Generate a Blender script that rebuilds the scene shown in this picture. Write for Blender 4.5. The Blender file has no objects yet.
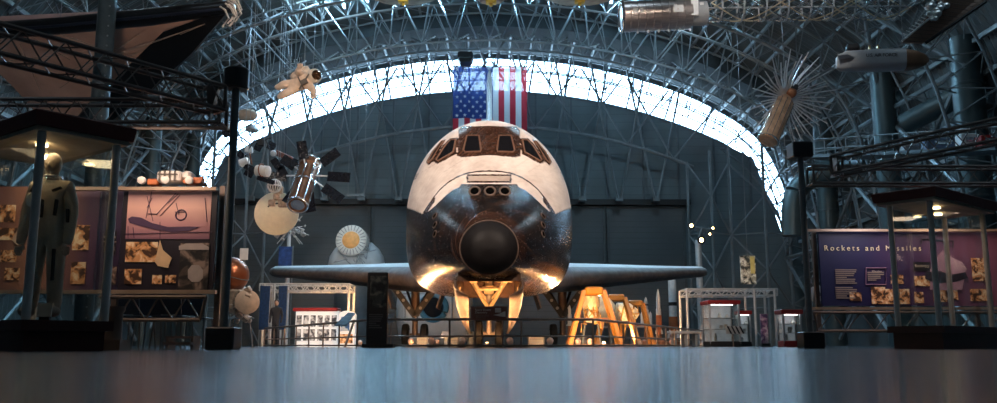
import bpy, math, random
import numpy as np
from mathutils import Vector, Matrix, Euler
from mathutils.bvhtree import BVHTree
random.seed(7)
PI = math.pi
scn = bpy.context.scene
COL = scn.collection
# ---------------------------------------------------------------- camera model (997 x 403)
F = 870.0; TH = math.atan(143.5 / F); YW = math.atan(9.5 / F); CH = 0.06
def at(px, py, Y):
    x = (px - 498.5) / F; u = -(py - 201.5) / F
    fy = math.cos(TH) - u * math.sin(TH); fz = math.sin(TH) + u * math.cos(TH)
    X = x * math.cos(YW) + fy * math.sin(YW); Yy = -x * math.sin(YW) + fy * math.cos(YW)
    k = Y / Yy
    return Vector((X * k, Y, CH + fz * k))
def proj(X, Y, Z):
    Z = Z - CH
    rx = X * math.cos(YW) - Y * math.sin(YW); ry = X * math.sin(YW) + Y * math.cos(YW)
    dz = ry * math.cos(TH) + Z * math.sin(TH); uy = -ry * math.sin(TH) + Z * math.cos(TH)
    return 498.5 + F * rx / dz, 201.5 - F * uy / dz
def gx(px, Y): return at(px, 345, Y).x            # x of a point on the floor seen at column px
# ---------------------------------------------------------------- materials
MATS = {}
def mat(name, col, rough=.5, metal=0., var=.12, scale=6., bump=0., bscale=40., spec=.5, emit=None, estr=0., alpha=None, stretch=None):
    if name in MATS: return MATS[name]
    m = bpy.data.materials.new(name); m.use_nodes = True; MATS[name] = m
    nt = m.node_tree; N = nt.nodes; L = nt.links; b = N['Principled BSDF']
    tc = N.new('ShaderNodeTexCoord'); mp = N.new('ShaderNodeMapping'); L.new(tc.outputs['Object'], mp.inputs[0])
    if stretch: mp.inputs['Scale'].default_value = stretch
    no = N.new('ShaderNodeTexNoise'); no.inputs['Scale'].default_value = scale; no.inputs['Detail'].default_value = 4
    L.new(mp.outputs[0], no.inputs['Vector'])
    cr = N.new('ShaderNodeValToRGB')
    a = [max(0, c * (1 - var)) for c in col]; z = [min(1, c * (1 + var)) for c in col]
    cr.color_ramp.elements[0].position = .3; cr.color_ramp.elements[1].position = .7
    cr.color_ramp.elements[0].color = (*a, 1); cr.color_ramp.elements[1].color = (*z, 1)
    L.new(no.outputs['Fac'], cr.inputs[0]); L.new(cr.outputs[0], b.inputs['Base Color'])
    b.inputs['Roughness'].default_value = rough; b.inputs['Metallic'].default_value = metal
    b.inputs['Specular IOR Level'].default_value = spec
    if bump:
        n2 = N.new('ShaderNodeTexNoise'); n2.inputs['Scale'].default_value = bscale; L.new(mp.outputs[0], n2.inputs['Vector'])
        bp = N.new('ShaderNodeBump'); bp.inputs['Strength'].default_value = bump; bp.inputs['Distance'].default_value = .05
        L.new(n2.outputs['Fac'], bp.inputs['Height']); L.new(bp.outputs[0], b.inputs['Normal'])
    if emit:
        b.inputs['Emission Color'].default_value = (*emit, 1); b.inputs['Emission Strength'].default_value = estr
    return m
def glass_mat(name, refl=.08, tint=(.9, .95, .95)):
    m = bpy.data.materials.new(name); m.use_nodes = True; MATS[name] = m
    nt = m.node_tree; N = nt.nodes; L = nt.links; N.remove(N['Principled BSDF']); out = N['Material Output']
    t = N.new('ShaderNodeBsdfTransparent'); t.inputs[0].default_value = (*tint, 1)
    g = N.new('ShaderNodeBsdfGlossy'); g.inputs['Roughness'].default_value = .03
    fr = N.new('ShaderNodeFresnel'); fr.inputs[0].default_value = 1.45
    ml = N.new('ShaderNodeMath'); ml.operation = 'MULTIPLY_ADD'; ml.inputs[1].default_value = refl * 6; ml.inputs[2].default_value = 0
    L.new(fr.outputs[0], ml.inputs[0]); mx = N.new('ShaderNodeMixShader')
    L.new(ml.outputs[0], mx.inputs[0]); L.new(t.outputs[0], mx.inputs[1]); L.new(g.outputs[0], mx.inputs[2]); L.new(mx.outputs[0], out.inputs[0])
    return m
def photo_mat(name, c1, c2, c3, scale=6., seed=0., rough=.5):
    """a printed photograph: blotches of three colours"""
    m = bpy.data.materials.new(name); m.use_nodes = True; MATS[name] = m
    nt = m.node_tree; N = nt.nodes; L = nt.links; b = N['Principled BSDF']
    tc = N.new('ShaderNodeTexCoord'); mp = N.new('ShaderNodeMapping'); mp.inputs['Location'].default_value = (seed, seed * .7, seed * .3)
    L.new(tc.outputs['Object'], mp.inputs[0])
    no = N.new('ShaderNodeTexNoise'); no.inputs['Scale'].default_value = scale; no.inputs['Detail'].default_value = 6; no.inputs['Distortion'].default_value = .6
    L.new(mp.outputs[0], no.inputs['Vector']); cr = N.new('ShaderNodeValToRGB'); cr.color_ramp.interpolation = 'EASE'
    e = cr.color_ramp.elements; e[0].position = .4; e[0].color = (*c1, 1); e[1].position = .62; e[1].color = (*c3, 1)
    k = e.new(.5); k.color = (*c2, 1)
    L.new(no.outputs['Fac'], cr.inputs[0]); L.new(cr.outputs[0], b.inputs['Base Color']); b.inputs['Roughness'].default_value = rough
    return m
# ---------------------------------------------------------------- mesh builder
def basis(d):
    d = Vector(d).normalized(); u = Vector((0, 0, 1)) if abs(d.z) < .9 else Vector((1, 0, 0))
    a = d.cross(u).normalized(); b = a.cross(d).normalized()
    return d, a, b
WM = {}
def W(o): return WM.get(o.name, Matrix.Identity(4))
class MB:
    def __init__(s): s.v = []; s.f = []; s.mi = []; s.cur = 0
    def add(s, vs, fs):
        b = len(s.v); s.v += [tuple(x) for x in vs]
        for q in fs: s.f.append(tuple(b + i for i in q)); s.mi.append(s.cur)
        return s
    def box(s, c, sz, rot=None, taper=1.):
        c = Vector(c); R = rot.to_matrix() if isinstance(rot, Euler) else (Matrix.Rotation(rot, 3, 'Z') if isinstance(rot, (int, float)) else (rot or Matrix.Identity(3)))
        vs = []
        for z in (-.5, .5):
            t = taper if z > 0 else 1.
            for x, y in ((-.5, -.5), (.5, -.5), (.5, .5), (-.5, .5)):
                vs.append(c + R @ Vector((x * sz[0] * t, y * sz[1] * t, z * sz[2])))
        return s.add(vs, [(3, 2, 1, 0), (4, 5, 6, 7), (0, 1, 5, 4), (1, 2, 6, 5), (2, 3, 7, 6), (3, 0, 4, 7)])
    def bevbox(s, c, sz, bev, rot=None):
        """box with chamfered vertical and horizontal edges"""
        c = Vector(c); R = Matrix.Rotation(rot, 3, 'Z') if isinstance(rot, (int, float)) else (rot or Matrix.Identity(3))
        rings = []
        hx, hy, hz = sz[0] / 2, sz[1] / 2, sz[2] / 2
        for z, k in ((-hz, bev), (-hz + bev, 0), (hz - bev, 0), (hz, bev)):
            x, y = hx - k, hy - k; b = bev
            rings.append([c + R @ Vector(p) for p in ((-x + b, -y, z), (x - b, -y, z), (x, -y + b, z), (x, y - b, z), (x - b, y, z), (-x + b, y, z), (-x, y - b, z), (-x, -y + b, z))])
        return s.loft(rings, True, True)
    def loft(s, rings, cap0=False, cap1=False, closed=True):
        n = len(rings[0]); vs = [p for r in rings for p in r]; fs = []
        for i in range(len(rings) - 1):
            for j in range(n if closed else n - 1):
                k = (j + 1) % n
                fs.append((i * n + j, i * n + k, (i + 1) * n + k, (i + 1) * n + j))
        if cap0: fs.append(tuple(range(n - 1, -1, -1)))
        if cap1: fs.append(tuple((len(rings) - 1) * n + j for j in range(n)))
        return s.add(vs, fs)
    def tube(s, a, b, r, r2=None, n=8, caps=True):
        a = Vector(a); b = Vector(b)
        if (b - a).length < 1e-6: return s
        d, u, w = basis(b - a); r2 = r if r2 is None else r2
        R = [[p + (u * math.cos(2 * PI * k / n) + w * math.sin(2 * PI * k / n)) * q for k in range(n)] for p, q in ((a, r), (b, r2))]
        return s.loft(R, caps, caps)
    def path(s, pts, r, n=6, closed=False):
        pts = [Vector(p) for p in pts]; rings = []
        for i, p in enumerate(pts):
            q0 = pts[max(i - 1, 0)]; q1 = pts[min(i + 1, len(pts) - 1)]
            if closed: q0 = pts[i - 1]; q1 = pts[(i + 1) % len(pts)]
            d, u, w = basis(q1 - q0); rr = r[i] if isinstance(r, (list, tuple)) else r
            rings.append([p + (u * math.cos(2 * PI * k / n) + w * math.sin(2 * PI * k / n)) * rr for k in range(n)])
        if closed: rings.append(rings[0])
        return s.loft(rings, not closed, not closed)
    def lathe(s, o, d, prof, n=24, caps=True):
        o = Vector(o); d, u, w = basis(d)
        R = [[o + d * t + (u * math.cos(2 * PI * k / n) + w * math.sin(2 * PI * k / n)) * max(r, 1e-4) for k in range(n)] for t, r in prof]
        return s.loft(R, caps, caps)
    def sphere(s, c, r, sc=(1, 1, 1), nu=16, nv=10, R=None):
        c = Vector(c); R = R or Matrix.Identity(3)
        rings = [[c + R @ Vector((r * sc[0] * math.sin(t) * math.cos(2 * PI * k / nu), r * sc[1] * math.sin(t) * math.sin(2 * PI * k / nu), -r * sc[2] * math.cos(t))) for k in range(nu)]
                 for t in [max(.02, min(PI - .02, PI * i / nv)) for i in range(nv + 1)]]
        return s.loft(rings, True, True)
    def torus(s, c, d, R, r, n=24, m=6):
        c = Vector(c); d, u, w = basis(d)
        return s.path([c + (u * math.cos(2 * PI * k / n) + w * math.sin(2 * PI * k / n)) * R for k in range(n)], r, m, True)
    def slab(s, pts, th):
        """a polygon given thickness vector th"""
        th = Vector(th); n = len(pts); P = [Vector(p) for p in pts]
        vs = P + [p + th for p in P]
        fs = [tuple(range(n - 1, -1, -1)), tuple(range(n, 2 * n))] + [(i, (i + 1) % n, n + (i + 1) % n, n + i) for i in range(n)]
        return s.add(vs, fs)
    def beam(s, a, b, w, h):
        """rectangular bar from a to b, w sideways, h up"""
        a = Vector(a); b = Vector(b); d, u, k = basis(b - a)
        R = [[p + u * x * w / 2 + k * y * h / 2 for x, y in ((-1, -1), (1, -1), (1, 1), (-1, 1))] for p in (a, b)]
        return s.loft(R, True, True)
    def build(s, name, m, parent=None, smooth=True, world=True, angle=.6):
        me = bpy.data.meshes.new(name)
        vs = s.v
        if parent is not None and world:
            Mi = W(parent).inverted()
            A = np.array(vs, dtype=float).reshape(-1, 3); Mn = np.array(Mi)
            vs = (A @ Mn[:3, :3].T + Mn[:3, 3]).tolist()
        me.from_pydata(vs, [], s.f)
        for x in (m if isinstance(m, (list, tuple)) else [m]): me.materials.append(x)
        if isinstance(m, (list, tuple)): me.polygons.foreach_set('material_index', s.mi)
        me.update()
        if smooth: me.shade_smooth(); me.set_sharp_from_angle(angle=angle)
        o = bpy.data.objects.new(name, me); COL.objects.link(o)
        if parent is not None:
            o.parent = parent; WM[o.name] = W(parent)
        return o
def tag(o, label=None, cat=None, group=None, kind=None):
    if label: o['label'] = label
    if cat: o['category'] = cat
    if group: o['group'] = group
    if kind: o['kind'] = kind
    return o
def thing(name, label, cat, loc=(0, 0, 0), group=None, mtx=None):
    o = bpy.data.objects.new(name, None); COL.objects.link(o); o.empty_display_size = .2
    M = mtx if mtx is not None else Matrix.Translation(Vector(loc))
    o.matrix_world = M; WM[o.name] = M.copy()
    return tag(o, label, cat, group)
def struct(name, mb, m, parent=None, smooth=True, label=None):
    o = mb.build(name, m, parent, smooth)
    if parent is None: o['kind'] = 'structure'
    if label: o['label'] = label
    return o
def kids(o): return [c for c in bpy.data.objects if c.parent == o]
def dup(root, loc, label=None, rz=0, sc=None):
    def cp(o, par):
        c = o.copy(); COL.objects.link(c)
        if par is not None: c.parent = par
        for k in TREE.get(o.name, []): cp(k, c)
        return c
    TREE = {}
    for o in bpy.data.objects:
        if o.parent is not None: TREE.setdefault(o.parent.name, []).append(o)
    r = cp(root, None); r.location = loc; r.rotation_euler = (0, 0, rz)
    if sc: r.scale = (sc, sc, sc)
    WM[r.name] = Matrix.Translation(Vector(loc)) @ Matrix.Rotation(rz, 4, 'Z')
    if label: r['label'] = label
    return r
def text(name, s, size, m, parent, M, extrude=.002, align='LEFT', space=1.):
    """lettering; M takes local text plane (x right, y up, z out) to the world"""
    cu = bpy.data.curves.new('lettering_curve', 'FONT'); cu.body = s; cu.size = size; cu.extrude = extrude; cu.align_x = align; cu.space_character = space
    t = bpy.data.objects.new('lettering_curve', cu); COL.objects.link(t)
    dg = bpy.context.evaluated_depsgraph_get(); me = bpy.data.meshes.new_from_object(t.evaluated_get(dg))
    bpy.data.objects.remove(t); bpy.data.curves.remove(cu)
    me.transform(W(parent).inverted() @ M if parent is not None else M)
    me.materials.clear(); me.materials.append(m)
    o = bpy.data.objects.new(name, me); COL.objects.link(o)
    if parent is not None: o.parent = parent; WM[o.name] = W(parent)
    return o
def plane_mtx(o, right, up):
    r = Vector(right).normalized(); u = Vector(up).normalized(); n = r.cross(u)
    M = Matrix.Identity(4)
    for i, c in enumerate((r, u, n)):
        for k in range(3): M[k][i] = c[k]
    M.translation = Vector(o); return M
def light(kind, name, loc, tgt, power, col, size=1., spot=60, blend=.6, rad=.1, sy=None):
    l = bpy.data.lights.new(name, kind); l.energy = power; l.color = col
    if kind == 'AREA':
        l.size = size
        if sy: l.shape = 'RECTANGLE'; l.size_y = sy
    elif kind == 'SPOT': l.spot_size = math.radians(spot); l.spot_blend = blend; l.shadow_soft_size = rad
    else: l.shadow_soft_size = rad
    o = bpy.data.objects.new(name, l); COL.objects.link(o); o.location = loc
    if tgt is not None: o.rotation_euler = (Vector(tgt) - Vector(loc)).to_track_quat('-Z', 'Y').to_euler()
    return o
def lattice(mb, a, b, w, h, n, r=.02, rw=.012, up=(0, 0, 1), side=None):
    """box truss from a to b: four chords and zigzag webs"""
    a = Vector(a); b = Vector(b); d = (b - a).normalized(); up = Vector(up)
    sd = d.cross(up).normalized(); uu = sd.cross(d).normalized()
    def c(i, j, t): return a + (b - a) * t + sd * (i * w / 2) + uu * (j * h / 2)
    for i in (-1, 1):
        for j in (-1, 1): mb.tube(c(i, j, 0), c(i, j, 1), r, n=6)
    for k in range(n):
        t0, t1 = k / n, (k + 1) / n; e = 1 if k % 2 else -1
        for i in (-1, 1): mb.tube(c(i, e, t0), c(i, -e, t1), rw, n=5)
        for j in (-1, 1): mb.tube(c(e, j, t0), c(-e, j, t1), rw, n=5)
    for t in (0, 1):
        for i in (-1, 1): mb.tube(c(i, -1, t), c(i, 1, t), r, n=5)
        for j in (-1, 1): mb.tube(c(-1, j, t), c(1, j, t), r, n=5)
    return mb
def cable(parent, p, top=None, r=.012):
    p = Vector(p); t = roof_z(p.x) - .3 if top is None else top
    return MB().tube(p, (p.x, p.y, t), r, n=5).build('hanging_cable', MATS['cable'], parent)
# ================================================================ THE HALL
steel = mat('painted_steel', (.19, .22, .235), .45, .3, .15, 2)
steel_d = mat('dark_steel', (.10, .125, .14), .5, .3, .15, 2)
mat('cable', (.25, .26, .27), .4, .8)
black = mat('black_paint', (.012, .012, .014), .45, 0, .2)
white = mat('white_paint', (.72, .72, .72), .45, 0, .06)
chrome = mat('bright_metal', (.62, .64, .66), .25, .9, .1)
# floor: polished concrete
def floor_mat():
    m = bpy.data.materials.new('polished_concrete'); m.use_nodes = True
    nt = m.node_tree; N = nt.nodes; L = nt.links; b = N['Principled BSDF']
    tc = N.new('ShaderNodeTexCoord')
    n1 = N.new('ShaderNodeTexNoise'); n1.inputs['Scale'].default_value = .6; n1.inputs['Detail'].default_value = 6; L.new(tc.outputs['Object'], n1.inputs['Vector'])
    n2 = N.new('ShaderNodeTexNoise'); n2.inputs['Scale'].default_value = 9; n2.inputs['Detail'].default_value = 6; L.new(tc.outputs['Object'], n2.inputs['Vector'])
    cr = N.new('ShaderNodeValToRGB'); e = cr.color_ramp.elements; e[0].color = (.028, .042, .055, 1); e[1].color = (.055, .078, .10, 1); e[0].position = .35; e[1].position = .65
    ad = N.new('ShaderNodeMath'); ad.operation = 'MULTIPLY_ADD'; ad.inputs[1].default_value = .35
    L.new(n2.outputs['Fac'], ad.inputs[0]); 
    sc = N.new('ShaderNodeMath'); sc.operation = 'MULTIPLY'; sc.inputs[1].default_value = .65; L.new(n1.outputs['Fac'], sc.inputs[0]); L.new(sc.outputs[0], ad.inputs[2])
    L.new(ad.outputs[0], cr.inputs[0])
    br = N.new('ShaderNodeTexBrick'); br.inputs['Scale'].default_value = .2; br.inputs['Mortar Size'].default_value = .002; br.offset = 0
    br.inputs['Color1'].default_value = (1, 1, 1, 1); br.inputs['Color2'].default_value = (1, 1, 1, 1); br.inputs['Mortar'].default_value = (.35, .35, .35, 1)
    br.inputs['Brick Width'].default_value = 1.; br.inputs['Row Height'].default_value = 1.
    L.new(tc.outputs['Object'], br.inputs['Vector'])
    mx = N.new('ShaderNodeMix'); mx.data_type = 'RGBA'; mx.blend_type = 'MULTIPLY'; mx.inputs[0].default_value = 1
    L.new(cr.outputs[0], mx.inputs[6]); L.new(br.outputs[0], mx.inputs[7]); L.new(mx.outputs[2], b.inputs['Base Color'])
    rr = N.new('ShaderNodeMapRange'); rr.inputs[3].default_value = .20; rr.inputs[4].default_value = .30; b.inputs['Specular IOR Level'].default_value = .9; b.inputs['Coat Weight'].default_value = .3; b.inputs['Coat Roughness'].default_value = .07; b.inputs['Coat Roughness'].default_value = .10; b.inputs['Coat IOR'].default_value = 1.5; L.new(n1.outputs['Fac'], rr.inputs[0]); L.new(rr.outputs[0], b.inputs['Roughness'])
    bp = N.new('ShaderNodeBump'); bp.inputs['Strength'].default_value = .03; bp.inputs['Distance'].default_value = .02; L.new(n2.outputs['Fac'], bp.inputs['Height']); L.new(bp.outputs[0], b.inputs['Normal'])
    return m
struct('floor', MB().box((0, 26, -.1), (60, 74, .2)), floor_mat(), smooth=False)
# vault profile (half), X then Z
PR = [(0, 21.45), (5, 21.12), (9, 20.4), (12.5, 19.4), (15, 18.45), (17.2, 17.3), (19, 16.1), (20.4, 14.6), (21.4, 12.6), (22.1, 10), (22.6, 6.5), (22.9, 3), (23, 0)]
def catmull(P, n):
    P = [np.array(p, float) for p in P]; P = [2 * P[0] - P[1]] + P + [2 * P[-1] - P[-2]]; out = []
    for i in range(1, len(P) - 2):
        for k in range(n):
            t = k / n
            out.append(.5 * ((2 * P[i]) + (-P[i - 1] + P[i + 1]) * t + (2 * P[i - 1] - 5 * P[i] + 4 * P[i + 1] - P[i + 2]) * t * t + (-P[i - 1] + 3 * P[i] - 3 * P[i + 1] + P[i + 2]) * t ** 3))
    out.append(P[-2]); return out
half = catmull(PR, 12)
full = [np.array((-p[0], p[1])) for p in half[:0:-1]] + [np.array(p) for p in half]
full = np.array(full); seg = np.linalg.norm(np.diff(full, axis=0), axis=1); arc = np.concatenate([[0], np.cumsum(seg)]); ALEN = arc[-1]
def pf(t, off=0.):
    """point at fraction t along the vault (left floor to right floor), off metres inside it"""
    def q(a): return np.array((np.interp(a, arc, full[:, 0]), np.interp(a, arc, full[:, 1])))
    a = t * ALEN; p = q(a); d = q(min(a + .4, ALEN)) - q(max(a - .4, 0)); d /= np.linalg.norm(d)
    n = np.array((d[1], -d[0]))
    return p + n * off
def roof_z(x):
    h = np.array(half); return float(np.interp(abs(x), h[:, 0], h[:, 1]))
Y0, Y1 = -8., 62.
deck = mat('ribbed_deck', (.10, .115, .12), .55, .2, .1, 1)
wallm = mat('slate_cladding', (.13, .17, .185), .6, .1, .12, .5)
# corrugated vault: ribs run around the arch
mb = MB(); n = 90; rings = []
ys = np.arange(Y0, Y1 + .01, .2)
for i, y in enumerate(ys):
    o = .07 if i % 2 else 0.
    rings.append([(*pf(t, 0)[:1], y, pf(t, 0)[1]) if False else None for t in ()])
P0 = [pf(t, 0) for t in np.linspace(0, 1, n)]; P1 = [pf(t, .09) for t in np.linspace(0, 1, n)]
rings = []
for i, y in enumerate(ys):
    Q = P1 if (i // 1) % 2 else P0
    rings.append([(q[0], y, q[1]) for q in Q])
mb.loft(rings, closed=False)
ceil = struct('ceiling', mb, deck, smooth=False)
# thick outer skin so the vault is closed against daylight
mb = MB(); PO = [pf(t, -.25) for t in np.linspace(0, 1, 60)]
mb.loft([[(q[0], y, q[1]) for q in PO] for y in (Y0 - .3, Y1 + .3)], closed=False)
mb.build('roof_skin', steel_d, ceil)
for i, t in enumerate(np.linspace(.04, .96, 47)):
    p = pf(t, .22)
    MB().beam((p[0], 30, p[1]), (p[0], Y1 - .1, p[1]), .12, .2).build('purlin', mat('purlin_grey', (.24, .27, .28), .5, .2), ceil, smooth=False)
# end wall with arched window band
CZ = -21.2; RI, RO = 39.7, 42.35
def arcz(R, x): return CZ + math.sqrt(R * R - x * x)
inner = [(-21.6, 4.5), (-21.1, 8.), (-20.3, 10.6)] + [(x, arcz(RI, x)) for x in np.linspace(-19.3, 19.3, 60)] + [(20.3, 10.6), (21.1, 8.), (21.6, 4.5)]
def rib_wall(mb, x0, x1, z0, z1f, y, step=.45):
    pass
mb = MB(); base = [(-23, 0), (23, 0)]
pts = [(-23.2, 0), (23.2, 0), (23.2, 4.4)] + [(x, z) for x, z in inner[::-1]] + [(-23.2, 4.4)]
mb.slab([(x, Y1, z) for x, z in pts], (0, .3, 0))
wb = struct('wall_back', mb, wallm, smooth=False)
# horizontal cladding ribs and vertical seams on the end wall
mb = MB()
for z in np.arange(.6, 18.3, .6):
    xm = 21 if z < 8 else (math.sqrt(max(0, RI ** 2 - (z - CZ) ** 2)) if z > 11 else 20.2)
    if xm > .4: mb.box((0, Y1 - .008, z), (2 * xm - .3, .02, .05))
mb.build('cladding_rib', mat('cladding_rib', (.105, .138, .15), .6), wb, smooth=False)
mb = MB()
for x in np.arange(-20, 20.1, 2.6):
    zt = arcz(RI, x) if abs(x) < 19.3 else 9
    mb.box((x, Y1 - .05, (10 + zt) / 2), (.14, .12, zt - 10))
mb.build('wall_post', steel_d, wb, smooth=False)
# window band
def ring_band(mb, f0, f1, y, th, n=80):
    pass
outer = [pf(t, .35) for t in np.linspace(.10, .90, 96)]
inn = []
for p in outer:
    c = np.array((0, CZ)); 
    if abs(p[0]) < 18.6:
        d = p - c; d /= np.linalg.norm(d); q = c + d * RI
    else:
        q = p + np.array((-np.sign(p[0]) * (.9 + 1.2 * min(1, max(0, (p[1] - 9) / 7))), -1.6 * min(1, max(0, (p[1] - 9) / 7))))
    inn.append(q)
glass = glass_mat('window_glass', .05, (.96, .98, 1))
frame_m = mat('window_frame', (.16, .19, .21), .5, .4)
w1 = bpy.data.objects.new('window_1', None); COL.objects.link(w1); w1['kind'] = 'structure'
k = len(outer)
for i in range(0, k - 1, 5):
    j = min(i + 5, k - 1); vs = []
    g = MB(); P = [(inn[q][0], Y1 + .1, inn[q][1]) for q in range(i, j + 1)] + [(outer[q][0], Y1 + .1, outer[q][1]) for q in range(j, i - 1, -1)]
    g.slab(P, (0, .02, 0)); g.build('pane', glass, w1, smooth=False)
    g = MB(); a, b = inn[i], outer[i]
    g.beam((a[0], Y1 - .02, a[1]), (b[0], Y1 - .02, b[1]), .15, .12)
    m2 = (i + j) // 2; g.beam((inn[m2][0], Y1 - .02, inn[m2][1]), (outer[m2][0], Y1 - .02, outer[m2][1]), .09, .08)
    g.build('mullion', frame_m, w1, smooth=False)
for fr, r in ((.0, .10), (.34, .055), (.67, .055), (1., .08)):
    MB().path([(inn[q][0] * (1 - fr) + outer[q][0] * fr, Y1 - .02, inn[q][1] * (1 - fr) + outer[q][1] * fr) for q in range(k)], r, 5).build('window_frame', frame_m, w1)
# gable strip above and beside the window band, closing to the vault
mb = MB(); vs = []; fs = []
for q in range(k):
    t = .10 + .80 * q / (k - 1); e = pf(t, -.3)
    vs += [(outer[q][0], Y1, outer[q][1]), (e[0], Y1, e[1])]
mb.add(vs, [(2 * q, 2 * q + 2, 2 * q + 3, 2 * q + 1) for q in range(k - 1)])
struct('wall_back_gable', mb, wallm, smooth=False)
for sgn in (-1, 1):   # closing pieces low at both ends of the window band
    q = 0 if sgn < 0 else k - 1
    zz = inn[q][1]
    MB().box((sgn * 22.6, Y1 + .2, zz / 2 + .2), (3.2, .3, zz + .4)).build('wall_panel', wallm, wb, smooth=False)
# hangar doors and header
doorm = mat('door_cladding', (.11, .12, .125), .55, .15, .1, .4)
for i, (a, b) in enumerate(((-18.3, -8.44), (-8.4, 8.36), (8.4, 14.1))):
    d = MB().box(((a + b) / 2, Y1 - .2, 4.95), (b - a - .1, .2, 9.9)); o = struct('door_%d' % (i + 1), d, doorm, smooth=False)
    r = MB()
    for z in np.arange(.4, 9.8, .4): r.box(((a + b) / 2, Y1 - .305, z), (b - a - .3, .02, .05))
    for x in (a + .12, b - .12): r.box((x, Y1 - .34, 4.95), (.2, .1, 9.9))
    r.build('door_rib', mat('door_rib', (.088, .097, .10), .6), o, smooth=False)
struct('trim_1', MB().box((-2.1, Y1 - .45, 10.15), (33, .6, .4)), black, smooth=False)
# back wall of the hall behind the camera
struct('wall_front', MB().box((0, Y0 - .2, 10.8), (46.6, .3, 22)), wallm, smooth=False)
# dark curved soffit band across the roof
mb = MB(); ra = [pf(t, .3) for t in np.linspace(.2, .8, 70)]; rb = [pf(t, 1.1) for t in np.linspace(.2, .8, 70)]
mb.loft([[(a[0], 53.4, a[1]), (a[0], 55.3, a[1]), (b[0], 55.3, b[1]), (b[0], 53.4, b[1])] for a, b in zip(ra, rb)])
struct('trim_2', mb, mat('soffit_band', (.035, .05, .058), .6))
# arch trusses
def arch_truss(y, nseg, depth, half_w, rc=.075, rw=.04, t0=.03, t1=.97, m=steel):
    mb = MB(); T = np.linspace(t0, t1, nseg + 1)
    tops = [[(pf(t, .45)[0], y + s * half_w, pf(t, .45)[1]) for t in T] for s in (-1, 1)]
    Tb = (T[:-1] + T[1:]) / 2; bot = [(pf(t, .45 + depth)[0], y, pf(t, .45 + depth)[1]) for t in Tb]
    for c in tops: mb.path(c, rc, 6)
    mb.path(bot, rc * 1.15, 6)
    for i in range(nseg):
        for s in (0, 1):
            mb.tube(tops[s][i], bot[i], rw, n=5, caps=False); mb.tube(tops[s][i + 1], bot[i], rw, n=5, caps=False)
        mb.tube(tops[0][i], tops[1][i], rw, n=5, caps=False); mb.tube(tops[0][i], tops[1][i + 1], rw * .8, n=4, caps=False)
    return struct('roof_truss', mb, m)
for y, nn, dp in ((36, 40, 2.1), (40, 44, 1.3), (44, 40, 2.1), (48, 44, 1.3), (52, 40, 2.1), (56, 48, 1.3), (60, 48, 1.5)):
    arch_truss(y, nn, dp, .8 if dp > 2 else .55, .065 if dp > 2 else .045, .034 if dp > 2 else .026)
# struts running between the arch trusses (roof diagonals seen as long V legs)
T = np.linspace(.14, .86, 25)
for a, b in ((44, 52), (52, 60)):
    mb = MB()
    for i in range(len(T) - 1):
        p, q, m_ = pf(T[i], 2.5), pf(T[i + 1], 2.5), pf((T[i] + T[i + 1]) / 2, .5)
        ya = (a + b) / 2
        for e, f in ((p, a), (q, a), (p, b), (q, b)): mb.tube((e[0], f, e[1]), (m_[0], ya, m_[1]), .05, n=5, caps=False)
    struct('roof_bracing', mb, steel)
# wall bracing in front of the end wall
ch = [(x, 60.0, CZ + math.sqrt(36.6 ** 2 - x * x)) for x in np.linspace(-14.4, 14.4, 50)]
struct('wall_truss_chord', MB().path(ch, .11, 8), steel)
for x in np.arange(-16.8, 13, 2.6):
    mb = MB()
    for s in (-1, 1):
        xt = x + s * 1.9
        zt = roof_z(xt) - .6
        mb.tube((x + s * .12, 60.4, 10.3), (xt, 60.1, zt), .085, n=6)
    mb.box((x, 60.6, 10.25), (.5, .5, .3))
    struct('wall_truss_strut', mb, steel)
for i, x in enumerate(np.arange(-13, 13.1, 3.25)):
    mb = MB(); zc = CZ + math.sqrt(36.6 ** 2 - x * x)
    for s in (-1, 1): mb.tube((x, 60, zc), (x + s * 3.1, 60.2, roof_z(x + s * 3.1) - 1.2), .075, n=6)
    struct('wall_truss_strut', mb, steel)
# lattice bents at either side of the doors
for sgn in (-1, 1):
    off = 0 if sgn > 0 else 1.6
    X = [13.7 + off * 0, 15.0, 16.6, 18.6, 20.6]
    mb = MB(); Z = np.arange(0, 15.1, 2.5)
    for a, x in enumerate(X):
        x2 = sgn * x; mb.tube((x2, 59 - (a % 2) * 1.2, 0), (x2 + sgn * .0, 59 - (a % 2) * 1.2, min(roof_z(x) - .8, 12.6 + (x - 13.7) * .4)), .1, n=7)
    struct('side_lattice', mb, steel)
    mb = MB()
    for a in range(len(X) - 1):
        for i in range(len(Z) - 2):
            ya, yb = 59 - (a % 2) * 1.2, 59 - ((a + 1) % 2) * 1.2
            p, q = (sgn * X[a], ya), (sgn * X[a + 1], yb)
            z0, z1 = (Z[i], Z[i + 1]) if (a + i) % 2 else (Z[i + 1], Z[i])
            mb.tube((p[0], p[1], z0), (q[0], q[1], z1), .065, n=5); 
            if i % 2: mb.tube((p[0], p[1], Z[i]), (q[0], q[1], Z[i]), .05, n=5)
    struct('side_lattice_bracing', mb, steel)
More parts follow.
